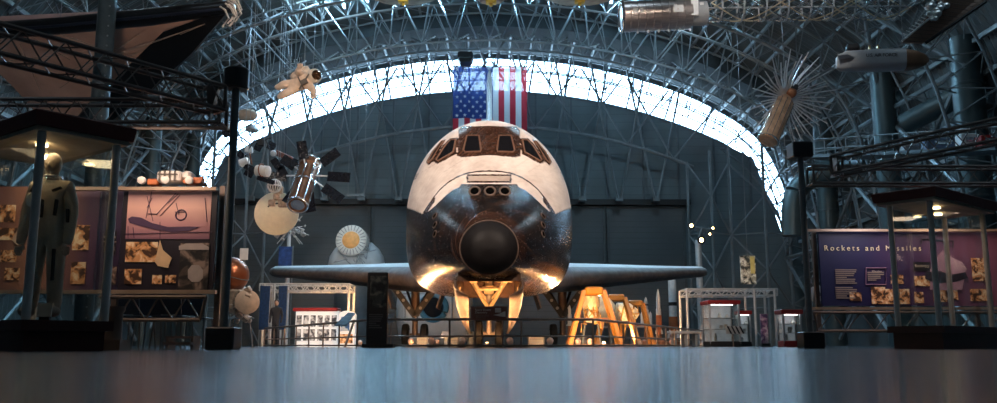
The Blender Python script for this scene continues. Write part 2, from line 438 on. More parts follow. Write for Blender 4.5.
# big round ducts standing along both side walls, cross bracing between them
duct = mat('duct_teal', (.06, .085, .09), .38, .35, .15, 1)
for px, Y, r, zb, side in ((822, 52, .62, 0, 'r'), (884, 43, .58, 0, 'r'), (970, 36.5, .64, 3.2, 'r'), (155, 52, .5, 0, 'l'), (196, 58.5, .5, 0, 'l')):
    x = at(px, 110, Y).x; zt = roof_z(x) - .3
    mb = MB().lathe((x, Y, zb), (0, 0, 1), [(0, r * .9), (.1, r), (3, r), (3.02, r * 1.05), (3.12, r * 1.05), (3.14, r), (8, r), (8.02, r * 1.05), (8.12, r * 1.05), (8.14, r), (zt - zb, r)], 24)
    struct('pillar', mb, duct)
x = at(104, 50, 26).x
p = struct('pillar', MB().tube((x, 26, 0), (x, 26, roof_z(x) - .3), .27, n=16), mat('pillar_dark', (.05, .07, .08), .4, .4))
mb = MB()
for z in np.arange(.2, 16, .32): mb.sphere((x + .17, 25.79, z), .03, nu=6, nv=4)
mb.build('bolt_row', steel, p)
for sgn in (-1, 1):
    for ya, yb in ((36, 44), (44, 52), (52, 60)):
        mb = MB(); x = sgn * 20.6
        for z0, z1 in ((0, 6), (6, 12)):
            mb.tube((x, ya, z0), (x, yb, z1), .12, n=6); mb.tube((x, ya, z1), (x, yb, z0), .12, n=6)
            mb.tube((x, ya, z1), (x, yb, z1), .12, n=6)
        mb.tube((x, ya, 12), (sgn * 18.2, (ya + yb) / 2, 16), .1, n=6); mb.tube((x, yb, 12), (sgn * 18.2, (ya + yb) / 2, 16), .1, n=6)
        struct('side_bracing', mb, steel)
# horizontal and elbow ducts on the right
def duct_run(pts, r, label):
    P = [Vector(p) for p in pts]; C = catmull(P, 6)
    o = MB().path([tuple(c) for c in C], r, 18).build('air_duct', duct); return tag(o, label, 'duct')
duct_run([at(793, 236, 50), at(793, 205, 50), at(800, 186, 50), at(825, 172, 49), at(850, 166, 48), at(872, 163, 46)], .62, 'round teal duct bending over to the right beside the lattice')
duct_run([at(905, 124, 39.6), at(920, 116, 39), at(940, 106, 38.3), at(955, 98, 37.8)], .5, 'sloping teal duct crossing between two round pillars on the right')
# mezzanine walkway on the right with hung odds
mb = MB(); a, b = at(815, 158, 40), at(1010, 150, 31)
mb.beam(a, b, 1.6, .14); o = struct('mezzanine_walkway', mb, steel_d, smooth=False)
mb = MB()
for t in np.linspace(0, 1, 16):
    p = a.lerp(b, t); mb.tube(p, p + Vector((0, 0, .9)), .02, n=5)
for z in (.45, .9): mb.tube(a + Vector((0, 0, z)), b + Vector((0, 0, z)), .022, n=5)
mb.build('handrail', steel, o)
# ================================================================ THE SPACE SHUTTLE
OM = Matrix.Translation((0, 20.5, 1.10)) @ Matrix.Rotation(math.radians(3.5), 4, 'X')
orb = thing('space_shuttle', 'black and white tiled winged space shuttle orbiter standing nose-on on its landing gear', 'space shuttle', mtx=OM)
ST = [ # s, half width, bottom, waist, top
 (0.00, .02, 1.19, 1.20, 1.21), (.04, .27, .93, 1.2, 1.47), (.15, .50, .73, 1.21, 1.71), (.32, .68, .61, 1.22, 1.88), (.5, .80, .57, 1.24, 1.99), (.8, .97, .53, 1.26, 2.16),
 (1.2, 1.18, .48, 1.30, 2.38), (1.8, 1.46, .41, 1.38, 2.70), (2.5, 1.74, .32, 1.50, 3.02), (3.3, 1.99, .22, 1.66, 3.38), (4.2, 2.22, .12, 1.86, 3.84),
 (4.8, 2.34, .04, 2.0, 4.22), (5.4, 2.45, .02, 2.14, 4.76), (6.0, 2.53, 0, 2.28, 5.27), (6.5, 2.58, 0, 2.4, 5.52), (7.0, 2.61, 0, 2.48, 5.66), (7.8, 2.64, 0, 2.55, 5.70), (9, 2.65, 0, 2.6, 5.62), (12, 2.65, 0, 2.6, 5.5), (29, 2.65, 0, 2.6, 5.5)]
SA = np.array(ST)
def hermite(xs, ys, x):
    m = np.gradient(ys, xs); i = int(np.clip(np.searchsorted(xs, x) - 1, 0, len(xs) - 2)); h = xs[i + 1] - xs[i]; t = (x - xs[i]) / h
    d = (ys[i + 1] - ys[i]) / h
    m0, m1 = m[i], m[i + 1]
    if d == 0: m0 = m1 = 0
    else:
        m0 = min(max(m0 / d, 0), 3) * d; m1 = min(max(m1 / d, 0), 3) * d
    return (2 * t ** 3 - 3 * t * t + 1) * ys[i] + (t ** 3 - 2 * t * t + t) * h * m0 + (-2 * t ** 3 + 3 * t * t) * ys[i + 1] + (t ** 3 - t * t) * h * m1
def section(s, n):
    W_, B, M_, T_ = [hermite(SA[:, 0], SA[:, k], s) for k in (1, 2, 3, 4)]
    nl = 2 + 1.6 * min(1, max(0, (s - .4) / 5)); nu = 2.0
    out = []
    for k in range(n + 1):
        a = -PI / 2 + 2 * PI * k / n      # starts at the bottom centre line
        c, q = math.cos(a), math.sin(a)
        e = 2 / (nu if q > 0 else nl); r = (T_ - M_) if q > 0 else (M_ - B)
        ee = 2 / nl if q <= 0 else 2 / nu
        out.append((W_ * math.copysign(abs(c) ** ee, c), s, M_ + math.copysign(abs(q) ** ee, q) * r))
    return out
def inpoly(x, y, P):
    r = False; j = len(P) - 1
    for i in range(len(P)):
        if (P[i][1] > y) != (P[j][1] > y) and x < (P[j][0] - P[i][0]) * (y - P[i][1]) / (P[j][1] - P[i][1]) + P[i][0]: r = not r
        j = i
    return r
VB = np.array([(0, 184), (28, 184), (29.5, 187), (36, 190), (42, 194.5), (48, 200), (54, 206), (60, 211), (66, 214), (75, 210), (84, 207), (120, 200)])
VL = np.array([(0, 171), (12, 171.5), (23, 173.5), (32, 177), (41, 182.5), (49, 189.5), (56, 198), (62, 207), (66, 213)])
FRAMES = [[(-1, 126), (27, 126.5), (30.5, 130), (32, 155.5), (28, 157.5), (-1, 155)], [(30.5, 138), (39, 138.2), (46, 145), (56, 161.5), (51.5, 164), (33, 154.5)],
          [(43, 139.2), (48, 141), (57, 151), (63, 162), (60.5, 165.5), (55.5, 161)]]
PANES = [[(10, 136), (22, 136), (25.5, 150.5), (23.5, 152.5), (8.5, 152), (8, 150)], [(33.2, 140), (38.5, 140.5), (44, 146.5), (52.5, 160), (50.8, 161.5), (35.6, 152.4)],
         [(45, 141.3), (47.4, 142.3), (55.5, 151.8), (61, 162), (60.2, 163.4), (56.6, 159.6)]]
WHT = np.array((.74, .655, .60)); BLK = np.array((.011, .008, .0075)); BRN = np.array((.050, .022, .013)); DRT = np.array((.50, .41, .35))
rs = np.random.RandomState(3)
def tile_col(X, s, H):
    if H < .75: return BLK + (np.array((.060, .033, .019)) - BLK) * min(1, (.75 - H) / .3)  # copper tint puts the warm floodlight glow into the belly tile colour
    w = OM @ Vector((X, s, H))
    if s > 8.6:
        return BLK * 2 if H < .6 else (BLK if H < 1.5 else WHT)
    px, py = proj(w.x, w.y, w.z); u = abs(px - 489)
    if s > 7.6 and H > 2.6: return WHT
    if s < 7.6:
        for P in FRAMES:
            if inpoly(u, py, P): return BRN
    vb = np.interp(u, VB[:, 0], VB[:, 1])
    if s > 6.8: return BLK if H < 2.95 + .06 * (7.6 - s) else WHT
    if H < 3.5 and py > vb:
        r_ = math.hypot(px - 489, py - 249)
        if r_ < 38.5 and py < 268: return BRN * (.25 if r_ > 37.6 else .8)
        return BLK
    if u < 66 and py > 168:
        vl = np.interp(u, VL[:, 0], VL[:, 1])
        if u < 22.5 and 174.3 < py < 182.7:
            return BRN * .9 if (u > 20.8 or py < 175.8 or py > 181) else DRT * .9
        if abs(py - vl) < .75: return BRN
        if u > 54 and vl < py < vl + 6: return BRN * 1.3
    if 26 < u < 80 and py < 172 and abs((px * .8 + py * 1.3) % 17) < .5: return DRT
    return WHT
def tiles_mat(name, lit=True):
    m = bpy.data.materials.new(name); m.use_nodes = True
    nt = m.node_tree; N = nt.nodes; L = nt.links; b = N['Principled BSDF']
    at_ = N.new('ShaderNodeAttribute'); at_.attribute_name = 'tile_colour'
    uv = N.new('ShaderNodeUVMap')
    br = N.new('ShaderNodeTexBrick'); br.inputs['Scale'].default_value = 1; br.inputs['Brick Width'].default_value = .155; br.inputs['Row Height'].default_value = .155
    br.inputs['Mortar Size'].default_value = .006; br.inputs['Mortar Smooth'].default_value = .2; br.inputs['Color1'].default_value = (.62, .62, .62, 1); br.inputs['Color2'].default_value = (1.3, 1.3, 1.3, 1); br.inputs['Mortar'].default_value = (.3, .26, .24, 1)
    L.new(uv.outputs[0], br.inputs['Vector'])
    no = N.new('ShaderNodeTexNoise'); no.inputs['Scale'].default_value = 1.6; no.inputs['Detail'].default_value = 8; no.inputs['Roughness'].default_value = .65
    mp = N.new('ShaderNodeMapping'); mp.inputs['Scale'].default_value = (1, .25, 1); tc = N.new('ShaderNodeTexCoord'); L.new(tc.outputs['Object'], mp.inputs[0]); L.new(mp.outputs[0], no.inputs['Vector'])
    lum = N.new('ShaderNodeRGBToBW'); L.new(at_.outputs['Color'], lum.inputs[0])
    # tile tone varies strongly on the worn black tiles, little on the white blankets
    rng = N.new('ShaderNodeMapRange'); rng.inputs[1].default_value = .02; rng.inputs[2].default_value = .4; rng.inputs[3].default_value = .85; rng.inputs[4].default_value = .10; L.new(lum.outputs[0], rng.inputs[0])
    mx = N.new('ShaderNodeMix'); mx.data_type = 'RGBA'; mx.blend_type = 'MULTIPLY'; L.new(rng.outputs[0], mx.inputs[0]); L.new(at_.outputs['Color'], mx.inputs[6]); L.new(br.outputs[0], mx.inputs[7])
    cr = N.new('ShaderNodeValToRGB'); e = cr.color_ramp.elements; e[0].position = .34; e[0].color = (.80, .74, .70, 1); e[1].position = .6; e[1].color = (1.05, 1.03, 1.0, 1); L.new(no.outputs['Fac'], cr.inputs[0])
    m2 = N.new('ShaderNodeMix'); m2.data_type = 'RGBA'; m2.blend_type = 'MULTIPLY'; m2.inputs[0].default_value = 1; L.new(mx.outputs[2], m2.inputs[6]); L.new(cr.outputs[0], m2.inputs[7])
    # scuffed light flecks on the black tiles
    vo = N.new('ShaderNodeTexNoise'); vo.inputs['Scale'].default_value = 16; vo.inputs['Detail'].default_value = 7; vo.inputs['Roughness'].default_value = .75; L.new(mp.outputs[0], vo.inputs['Vector'])
    fl = N.new('ShaderNodeMapRange'); fl.inputs[1].default_value = .60; fl.inputs[2].default_value = .72; fl.inputs[3].default_value = 0; fl.inputs[4].default_value = .5; L.new(vo.outputs['Fac'], fl.inputs[0])
    mu = N.new('ShaderNodeMapping'); mu.inputs['Scale'].default_value = (9, .9, 1); L.new(uv.outputs[0], mu.inputs[0])
    sn = N.new('ShaderNodeTexNoise'); sn.inputs['Scale'].default_value = 1; sn.inputs['Detail'].default_value = 5; L.new(mu.outputs[0], sn.inputs['Vector'])
    sr = N.new('ShaderNodeMapRange'); sr.inputs[1].default_value = .52; sr.inputs[2].default_value = .70; sr.inputs[4].default_value = .9; L.new(sn.outputs['Fac'], sr.inputs[0])
    sx = N.new('ShaderNodeMath'); sx.operation = 'MAXIMUM'; L.new(fl.outputs[0], sx.inputs[0]); L.new(sr.outputs[0], sx.inputs[1])
    ft = N.new('ShaderNodeMath'); ft.operation = 'MULTIPLY'; L.new(sx.outputs[0], ft.inputs[0]); L.new(rng.outputs[0], ft.inputs[1])
    m3 = N.new('ShaderNodeMix'); m3.data_type = 'RGBA'; m3.inputs[7].default_value = (.11, .058, .036, 1); L.new(ft.outputs[0], m3.inputs[0]); L.new(m2.outputs[2], m3.inputs[6])
    L.new(m3.outputs[2], b.inputs['Base Color'])
    ro = N.new('ShaderNodeMapRange'); ro.inputs[1].default_value = .02; ro.inputs[2].default_value = .4; ro.inputs[3].default_value = .27; ro.inputs[4].default_value = .7; L.new(lum.outputs[0], ro.inputs[0])
    ra = N.new('ShaderNodeMath'); ra.operation = 'MULTIPLY_ADD'; ra.inputs[1].default_value = .20; L.new(vo.outputs['Fac'], ra.inputs[0]); 
    rb_ = N.new('ShaderNodeMath'); rb_.operation = 'SUBTRACT'; rb_.inputs[1].default_value = .12; L.new(ro.outputs[0], rb_.inputs[0]); L.new(rb_.outputs[0], ra.inputs[2]); L.new(ra.outputs[0], b.inputs['Roughness'])
    bp = N.new('ShaderNodeBump'); bp.inputs['Strength'].default_value = .35; bp.inputs['Distance'].default_value = .012; L.new(br.outputs['Color'], bp.inputs['Height'])
    b2 = N.new('ShaderNodeBump'); b2.inputs['Strength'].default_value = .10; b2.inputs['Distance'].default_value = .02; L.new(vo.outputs['Fac'], b2.inputs['Height']); L.new(bp.outputs[0], b2.inputs['Normal']); L.new(b2.outputs[0], b.inputs['Normal'])
    return m
tilem = tiles_mat('thermal_tiles')
def body_part(name, s0, s1, ds, n, hole=None):
    ss = np.linspace(s0, s1, max(2, int(round((s1 - s0) / ds)) + 1)); vs = []; uvs = []; fs = []
    for s in ss:
        r = section(float(s), n); a = 0; pr = r[0]
        for p in r:
            a += math.dist(p, pr); pr = p; vs.append(p); uvs.append((a, float(s)))
    m_ = n + 1
    for i in range(len(ss) - 1):
        for j in range(n):
            if hole:
                x = (vs[i * m_ + j][0] + vs[i * m_ + j + 1][0]) / 2; sm = (ss[i] + ss[i + 1]) / 2
                if vs[i * m_ + j][2] < 1.0 and hole(x, sm): continue
            fs.append((i * m_ + j, i * m_ + j + 1, (i + 1) * m_ + j + 1, (i + 1) * m_ + j))
    me = bpy.data.meshes.new(name); me.from_pydata(vs, [], fs); me.materials.append(tilem)
    ca = me.color_attributes.new('tile_colour', 'FLOAT_COLOR', 'POINT')
    cols = np.ones((len(vs), 4), dtype=np.float32)
    for i, v in enumerate(vs): cols[i, :3] = tile_col(*v)
    ca.data.foreach_set('color', cols.ravel())
    ul = me.uv_layers.new(name='UVMap'); li = np.empty(len(me.loops), dtype=np.int32); me.loops.foreach_get('vertex_index', li)
    ul.data.foreach_set('uv', np.array(uvs, dtype=np.float32)[li].ravel()); me.shade_smooth(); me.update()
    o = bpy.data.objects.new(name, me); COL.objects.link(o); o.parent = orb; WM[o.name] = OM
    return o
HX = .78
fus = body_part('forward_fuselage', .34, 9.0, .032, 400, lambda x, s: abs(x) < HX and 1.15 < s < 6.2)
body_part('payload_bay_body', 9.0, 29.0, .5, 120)
# BVH of the nose for laying panes, ports and letters on the skin (local coordinates)
BV = BVHTree.FromPolygons([tuple(v.co) for v in fus.data.vertices], [tuple(p.vertices) for p in fus.data.polygons])
OI = OM.inverted()
def skin(px, py):
    o = OI @ Vector((0, 0, CH)); d = (OI @ at(px, py, 20.0)) - o
    h = BV.ray_cast(o, d.normalized())
    if h[0] is not None and h[1].dot(d) > 0: return (h[0], -h[1], h[2], h[3])
    return h
# nose cap
capm = mat('nose_cap_carbon', (.011, .009, .009), .50, 0, .25, 2, .08, 14, spec=.25)
mb = MB(); mb.loft([section(s, 96)[:-1] for s in (0, .012, .04, .08, .13, .2, .27, .345)], True, False)
cap = mb.build('nose_cap', capm, orb, world=False)
mb = MB(); mb.path([tuple(Vector(p) + Vector((0, -.01, 0))) for p in section(.345, 96)[:-1]], .02, 6, True); mb.build('nose_cap_seal', mat('seal_strip', (.10, .065, .05), .6), orb, world=False)
# window panes: dark glass patches a little proud of the frames
pane = mat('cockpit_glass', (.008, .008, .010), .12, 0, .1)
def patch(poly, off, name, m, th=.02):
    mb = MB(); top = []
    pts = []
    for i in range(len(poly)):
        a, b = poly[i], poly[(i + 1) % len(poly)]
        for t in (0, .34, .67): pts.append((a[0] * (1 - t) + b[0] * t, a[1] * (1 - t) + b[1] * t))
    cx = sum(p[0] for p in poly) / len(poly); cy = sum(p[1] for p in poly) / len(poly)
    rings = []
    for k in (0., .33, .66, 1.):
        r = []
        for p in pts:
            h = skin(cx + (p[0] - cx) * max(k, .02), cy + (p[1] - cy) * max(k, .02))
            if h[0] is None: return None
            r.append(h[0] + h[1] * off)
        rings.append(r)
    last = [p - Vector(skin(*q)[1]) * (off + .02) for p, q in zip(rings[-1], pts)]
    rings.append(last)
    mb.loft(rings, True, False)
    return mb.build(name, m, orb, world=False)
for sg in (-1, 1):
    for P in PANES:
        patch([(489 + sg * x, y) for x, y in (P if sg > 0 else P[::-1])], .014, 'window_pane', pane)
rimm = mat('window_rim_tiles', (.15, .075, .045), .6, 0, .3, 20)
for sg in (-1, 1):
    for P in PANES:
        pp = [skin(489 + sg * x, y) for x, y in P]; MB().path([h[0] + h[1] * .02 for h in pp], .028, 6, True).build('window_rim', rimm, orb, world=False)
# thruster ports
ring = mat('port_rim', (.09, .06, .045), .5, .3)
for x in (475, 490, 504.5):
    h = skin(x, 193.2); c, nn = h[0], h[1]
    nn = (nn * .8 + Vector((0, -1, .1))).normalized()
    o = MB().torus(c + nn * .085, nn, .135, .03, 20, 8).build('thruster_port', ring, orb, world=False)
    MB().lathe(c - nn * .12, nn, [(0, .12), (.215, .135)], 20).build('thruster_throat', mat('throat_shade_black', (.002, .002, .002), .9, spec=0), o, world=False)  # black disc paints the shade of a recess; the port is not hollow
for sg in (-1, 1):     # side thruster blocks, three small ports one above another
    for k, y in enumerate((216, 225, 234)):
        h = skin(489 + sg * 54, y); c, nn = h[0], h[1]
        o = MB().torus(c + nn * .005, nn, .085, .02, 16, 6).build('thruster_port', ring, orb, world=False)
        MB().lathe(c + nn * .004, nn, [(0, .08), (.01, .08)], 16).build('thruster_throat', MATS['throat_shade_black'], o, world=False)
# lettering on the sides of the nose
letter = mat('lettering_black', (.02, .02, .02), .6)
for sg, s_ in ((-1, 'United States'), (1, 'Discovery')):
    cu = bpy.data.curves.new('lettering_curve', 'FONT'); cu.body = s_; cu.size = .38; cu.align_x = 'CENTER'
    t = bpy.data.objects.new('lettering_curve', cu); COL.objects.link(t); dg = bpy.context.evaluated_depsgraph_get(); me = bpy.data.meshes.new_from_object(t.evaluated_get(dg)); bpy.data.objects.remove(t)
    for v in me.vertices:
        s = 6.9 + sg * v.co.x; H = 3.62 + v.co.y
        h = BV.ray_cast(Vector((sg * 6, s, H)), Vector((-sg, 0, 0)))
        v.co = (h[0] + Vector((sg * .012, 0, .004))) if h[0] is not None else Vector((sg * 2.5, s, H))
    me.materials.clear(); me.materials.append(letter); o = bpy.data.objects.new('lettering', me); COL.objects.link(o); o.parent = orb; WM[o.name] = OM
# nose wheel well
gold = mat('wheel_well_gold', (.80, .56, .30), .45, .25, .2, 8, .2, 20)
primer = mat('wheel_well_liner', (.13, .06, .03), .55, .1, .35, 6, .3, 12)
mb = MB(); ss = np.linspace(1.15, 6.2, 20)
prof = []
for s in ss:
    T_ = min(1.25, .70 + (s - 1.15) * .9); B = hermite(SA[:, 0], SA[:, 2], s)
    prof.append([(-HX, s, B), (-HX, s, T_), (HX, s, T_), (HX, s, B)])
mb.loft(prof, closed=False); mb.add([(-HX, 6.2, 0), (HX, 6.2, 0), (HX, 6.2, 1.25), (-HX, 6.2, 1.25)], [(0, 1, 2, 3)]); mb.add([(-HX, 1.15, .45), (HX, 1.15, .45), (HX, 1.15, .70), (-HX, 1.15, .70)], [(3, 2, 1, 0)])
mb.build('wheel_well', primer, orb, world=False, smooth=False)
mb = MB()
for s in np.arange(2.0, 6.1, .55):
    for z in (.6, .95): mb.beam((-HX + .05, s, z), (HX - .05, s, z), .05, .07)
for x in (-.45, -.15, .2, .48):
    mb.tube((x, 1.9, .55), (x * .9, 6.0, .7), .03, n=6)
    mb.path([(x, 2.2, .8), (x + .12, 2.6, .45), (x - .1, 3.4, .5), (x, 4.5, .9)], .025, 5)
for x in (-.55, .55): mb.lathe((x * .8, 2.6, .5), (0, 1, 0), [(0, .09), (.35, .09)], 10)
mb.build('well_plumbing', gold, orb, world=False)
# doors
dm = mat('gear_door_skin', (.20, .14, .11), .5, .1, .25, 4, .2, 14); dmi = mat('gear_door_lining', (.58, .42, .28), .5, .1, .3, 5, .2, 14)
for sg in (-1, 1):
    rings = []
    for s in np.linspace(1.2, 6.0, 24):
        B = hermite(SA[:, 0], SA[:, 2], s); L_ = 1.05 * min(1., .35 + (s - 1.2) / 1.5)
        o_, i_ = [], []
        for k in range(7):
            t = k / 6; x = sg * (HX + .04 + .10 * math.sin(t * 2.2) - .36 * t * t); z = B - L_ * t
            o_.append((x + sg * .03, s, z)); i_.append((x - sg * .03, s, z))
        rings.append((o_, i_))
    mb = MB(); mb.loft([o_ + i_[::-1] for o_, i_ in rings], True, True); mb.build('nose_gear_door', dm, orb, world=False)
    for s in np.arange(2.2, 5.9, .7):
        B = hermite(SA[:, 0], SA[:, 2], s)
        MB().path([(sg * (HX - .02), s, B - .05), (sg * (HX + .05), s, B - .45), (sg * (HX - .16), s, B - .80)], .035, 6).build('door_rib', gold, orb, world=False)
# nose gear (world coordinates)
tyre = mat('tyre_rubber', (.012, .012, .012), .7, 0, .2); hub = mat('wheel_hub', (.32, .30, .28), .4, .6)
def wheel(x, y, r, w, par=orb):
    p = r; o = MB().lathe((x - w / 2, y, r), (1, 0, 0), [(0, r * .62), (w * .04, r * .86), (w * .16, r * .97), (w * .35, r), (w * .65, r), (w * .84, r * .97), (w * .96, r * .86), (w, r * .62)], 32).build('wheel', tyre, par)
    MB().lathe((x - w / 2 - .01, y, r), (1, 0, 0), [(0, r * .3), (.02, r * .58), (w, r * .58), (w + .02, r * .3)], 20).build('wheel_hub', hub, o)
NG = 26.8
for sg in (-1, 1): wheel(sg * .31, NG, .405, .24)
mb = MB().tube((0, NG, .40), (0, NG - .25, 2.4), .085, n=14); mb.tube((-.36, NG, .405), (.36, NG, .405), .05); mb.tube((0, NG - .05, .95), (0, NG - .2, 2.3), .12, n=14)
mb.torus((0, NG - .05, .97), (0, 0, 1), .12, .03); mb.build('nose_gear_strut', mat('gear_strut', (.55, .45, .36), .35, .4, .1), orb)
mb = MB()
for sg in (-1, 1):
    mb.tube((0, NG - .12, 1.15), (sg * .52, NG - 2.6, 1.95), .06, n=8); mb.tube((0, NG - .1, 1.1), (sg * .55, NG - .5, 2.0), .05, n=8)
    mb.tube((sg * .1, NG - 1.0, 1.42), (sg * .5, NG - 1.5, 1.9), .035, n=6); mb.tube((sg * .3, NG - 1.6, 1.6), (-sg * .2, NG - 1.2, 1.75), .03, n=6)
mb.tube((-.35, NG - 1.7, 1.65), (.35, NG - 1.7, 1.65), .04); mb.box((0, NG - .4, 1.7), (.3, .2, .25))
mb.build('drag_brace', gold, orb)
# main gear
MG = 44.3
for sg in (-1, 1):
    X = sg * 3.72
    for k in (-1, 1): wheel(X + k * .47, MG, .56, .38)
    zt = 2.95
    mb = MB().tube((X, MG, .5), (X, MG, zt), .15, n=14); mb.tube((X - .5, MG, .56), (X + .5, MG, .56), .08); mb.tube((X, MG, 1.5), (X, MG, zt), .22, n=14)
    mb.build('main_gear_strut', mat('main_strut', (.16, .10, .07), .45, .3), orb)
    mb = MB()
    for k in (-1, 1):
        mb.beam((X, MG - .3, 1.5), (X + k * 1.15, MG - .3, zt + .1), .12, .30)
        mb.tube((X, MG, 1.6), (X + k * .6, MG + 1.5, zt), .07)
    mb.build('main_gear_brace', mat('gear_brace', (.03, .025, .022), .5, .3), orb)
    mb = MB()
    for k in (-1, 1):
        for t in (.25, .5, .75): mb.lathe((X + k * 1.15 * t, MG - .37, 1.5 + (zt - 1.4) * t), (0, -1, 0), [(0, .08), (.02, .08)], 10)
    mb.build('brace_hole', mat('brace_plate', (.30, .28, .26), .5, .3), orb)
    for k in (-1, 1):
        MB().box((X + k * 1.28, MG + .3, 2.35), (.08, 2.6, 1.0), Euler((0, k * .3, 0))).build('main_gear_door', dm, orb)
# wings
WST = [(2.2, 8.8, 32.2, 1.0, .62), (2.7, 11.5, 32.4, 1.15, .62), (3.1, 15.0, 32.5, 1.25, .66), (3.5, 17.7, 32.5, 1.38, .72), (3.95, 19.2, 32.5, 1.42, .76), (5, 20.35, 32.4, 1.32, .82), (6.5, 21.9, 32.2, 1.14, .92), (8, 23.5, 31.9, .97, 1.01), (9.5, 25.1, 31.6, .82, 1.10), (11, 26.7, 31.3, .68, 1.19), (11.9, 27.5, 31.2, .62, 1.23), (12.25, 28.3, 31.1, .42, 1.25)]
def naca(x): return 5 * (.2969 * math.sqrt(x) - .126 * x - .3516 * x * x + .2843 * x ** 3 - .1036 * x ** 4)
XC = [1, .85, .7, .55, .4, .3, .2, .12, .07, .04, .02, .008, .002, 0]
topm = mat('wing_upper_blanket', (.62, .60, .58), .6, 0, .12, 1.2, .1, 8); botm = mat('wing_under_tiles', (.022, .017, .016), .38, 0, .3, 3, .25, 12); lem = mat('leading_edge_carbon', (.16, .13, .115), .45, 0, .3, 3, .12, 10)
for sg in (-1, 1):
    rings = []
    for X, l, t, th, hc in WST:
        up = [(sg * X, l + (t - l) * x, hc + th * 1.18 * naca(x)) for x in XC]
        lo = [(sg * X, l + (t - l) * x, hc - th * .82 * naca(x)) for x in XC[-2::-1]]
        rings.append(up + lo)
    if sg > 0: rings = [r[::-1] for r in rings]
    n = len(rings[0]); mb = MB(); vs = [p for r in rings for p in r]
    for i in range(len(rings) - 1):
        for j in range(n):
            k = (j + 1) % n; jj = j if sg < 0 else n - 1 - j - 1
            jj = jj % n
            mb.mi.append(2 if 8 <= jj <= 16 else (0 if jj < 13 else 1)); mb.f.append((i * n + j, i * n + k, (i + 1) * n + k, (i + 1) * n + j))
    mb.v = vs; mb.f.append(tuple((len(rings) - 1) * n + j for j in range(n))); mb.mi.append(2)
    mb.build('wing', [topm, botm, lem], orb, world=False, angle=.9)
# vertical tail
rings = []
for h, l, t, th in ((5.0, 26.0, 34.5, .55), (9.5, 30.2, 35.6, .42), (13.9, 33.8, 36.7, .34), (14.5, 34.8, 36.9, .25)):
    rings.append([(0, l, h), (th * .25, l + .35, h), (th * .5, l + (t - l) * .6, h), (th * .42, t, h), (-th * .42, t, h), (-th * .5, l + (t - l) * .6, h), (-th * .25, l + .35, h)])
MB().loft(rings, True, True).build('tail_fin', mat('tail_white', (.66, .64, .62), .6), orb, world=False)
for sg in (-1, 1):    # engine pods at the tail
    MB().lathe((sg * 1.75, 26.5, 5.1), (0, 1, 0), [(0, .2), (.8, .75), (2.5, 1.15), (5, 1.35), (7, 1.3), (7.2, .9)], 24).build('engine_pod', mat('pod_white', (.6, .58, .55), .6), orb, world=False)
MB().lathe((0, 29, 2.7), (0, 1, 0), [(0, 2.6), (3, 2.75), (4, 2.8), (4.1, 2.2)], 32).build('aft_fuselage', mat('tail_white', (0, 0, 0)), orb, world=False)
# ================================================================ NEAR EXHIBITS
maroon = mat('maroon_roof', (.095, .018, .014), .5, 0, .15, 2); plinthm = mat('plinth_dark_red', (.055, .014, .012), .4, 0, .2, 3)
postm = mat('case_post_grey', (.58, .54, .50), .45, 0); soffit = mat('case_soffit', (.42, .36, .28), .6)
caseglass = glass_mat('case_glass', .04, (.93, .95, .94))
def glass_case(label, C, e1, e2, L1, L2, ht, ph, inset=.12):
    """tall glazed case: C = near bottom corner of the roof plan, e1/e2 edge directions"""
    C = Vector((C[0], C[1], 0)); e1 = Vector((*e1, 0)).normalized(); e2 = Vector((*e2, 0)).normalized()
    mid = C + e1 * L1 / 2 + e2 * L2 / 2
    t = thing('display_case', label, 'display case', mid)
    def q(a, b, z): return C + e1 * a + e2 * b + Vector((0, 0, z))
    def ring(i, z): return [q(i, i, z), q(L1 - i, i, z), q(L1 - i, L2 - i, z), q(i, L2 - i, z)]
    MB().loft([ring(.06, 0), ring(.06, ph - .1), ring(.0, ph - .1), ring(0, ph)], True, True).build('plinth', plinthm, t, smooth=False)
    r = MB().loft([ring(-.05, ht - .16), ring(-.07, ht - .02), ring(-.04, ht)], True, True).build('roof', maroon, t, smooth=False)
    MB().loft([ring(-.02, ht - .2), ring(-.02, ht - .158)], True, True).build('soffit', soffit, t, smooth=False)
    for a, b in ((inset, inset), (L1 - inset, inset), (L1 - inset, L2 - inset), (inset, L2 - inset)):
        MB().tube(q(a, b, ph), q(a, b, ht - .18), .042, n=12).build('post', postm, t)
    for (a, b), (c, d) in (((inset, inset), (L1 - inset, inset)), ((L1 - inset, inset), (L1 - inset, L2 - inset)), ((L1 - inset, L2 - inset), (inset, L2 - inset)), ((inset, L2 - inset), (inset, inset))):
        p0, p1 = q(a, b, ph), q(c, d, ph); d_ = (p1 - p0).normalized(); n_ = d_.cross(Vector((0, 0, 1))) * .01
        p0 = p0 + d_ * .05; p1 = p1 - d_ * .05; up = Vector((0, 0, ht - .19 - ph))
        MB().slab([p0, p1, p1 + up, p0 + up], n_).build('glass_pane', caseglass, t, smooth=False)
    for a in (.33, .66):
        c = q(L1 * a, L2 * a, ht - .215); MB().lathe(c, (0, 0, -1), [(0, .06), (.02, .06)], 14).build('ceiling_lamp', mat('case_lamp', (.9, .8, .6), emit=(1, .72, .38), estr=14), t)
    return t, mid
case_l, midl = glass_case('glass case with dark maroon roof holding the standing white flight suit', (at(32, 200, 8.4).x, 8.4), (.62, .78), (-.78, .62), .92, 1.75, 2.36, .30, .07)
case_r, midr = glass_case('empty-looking glass case with maroon roof and grey posts by the rockets panel', (at(934, 200, 12.7).x, 12.7), (-.64, .77), (.77, .64), .85, 2.2, 2.40, .34)
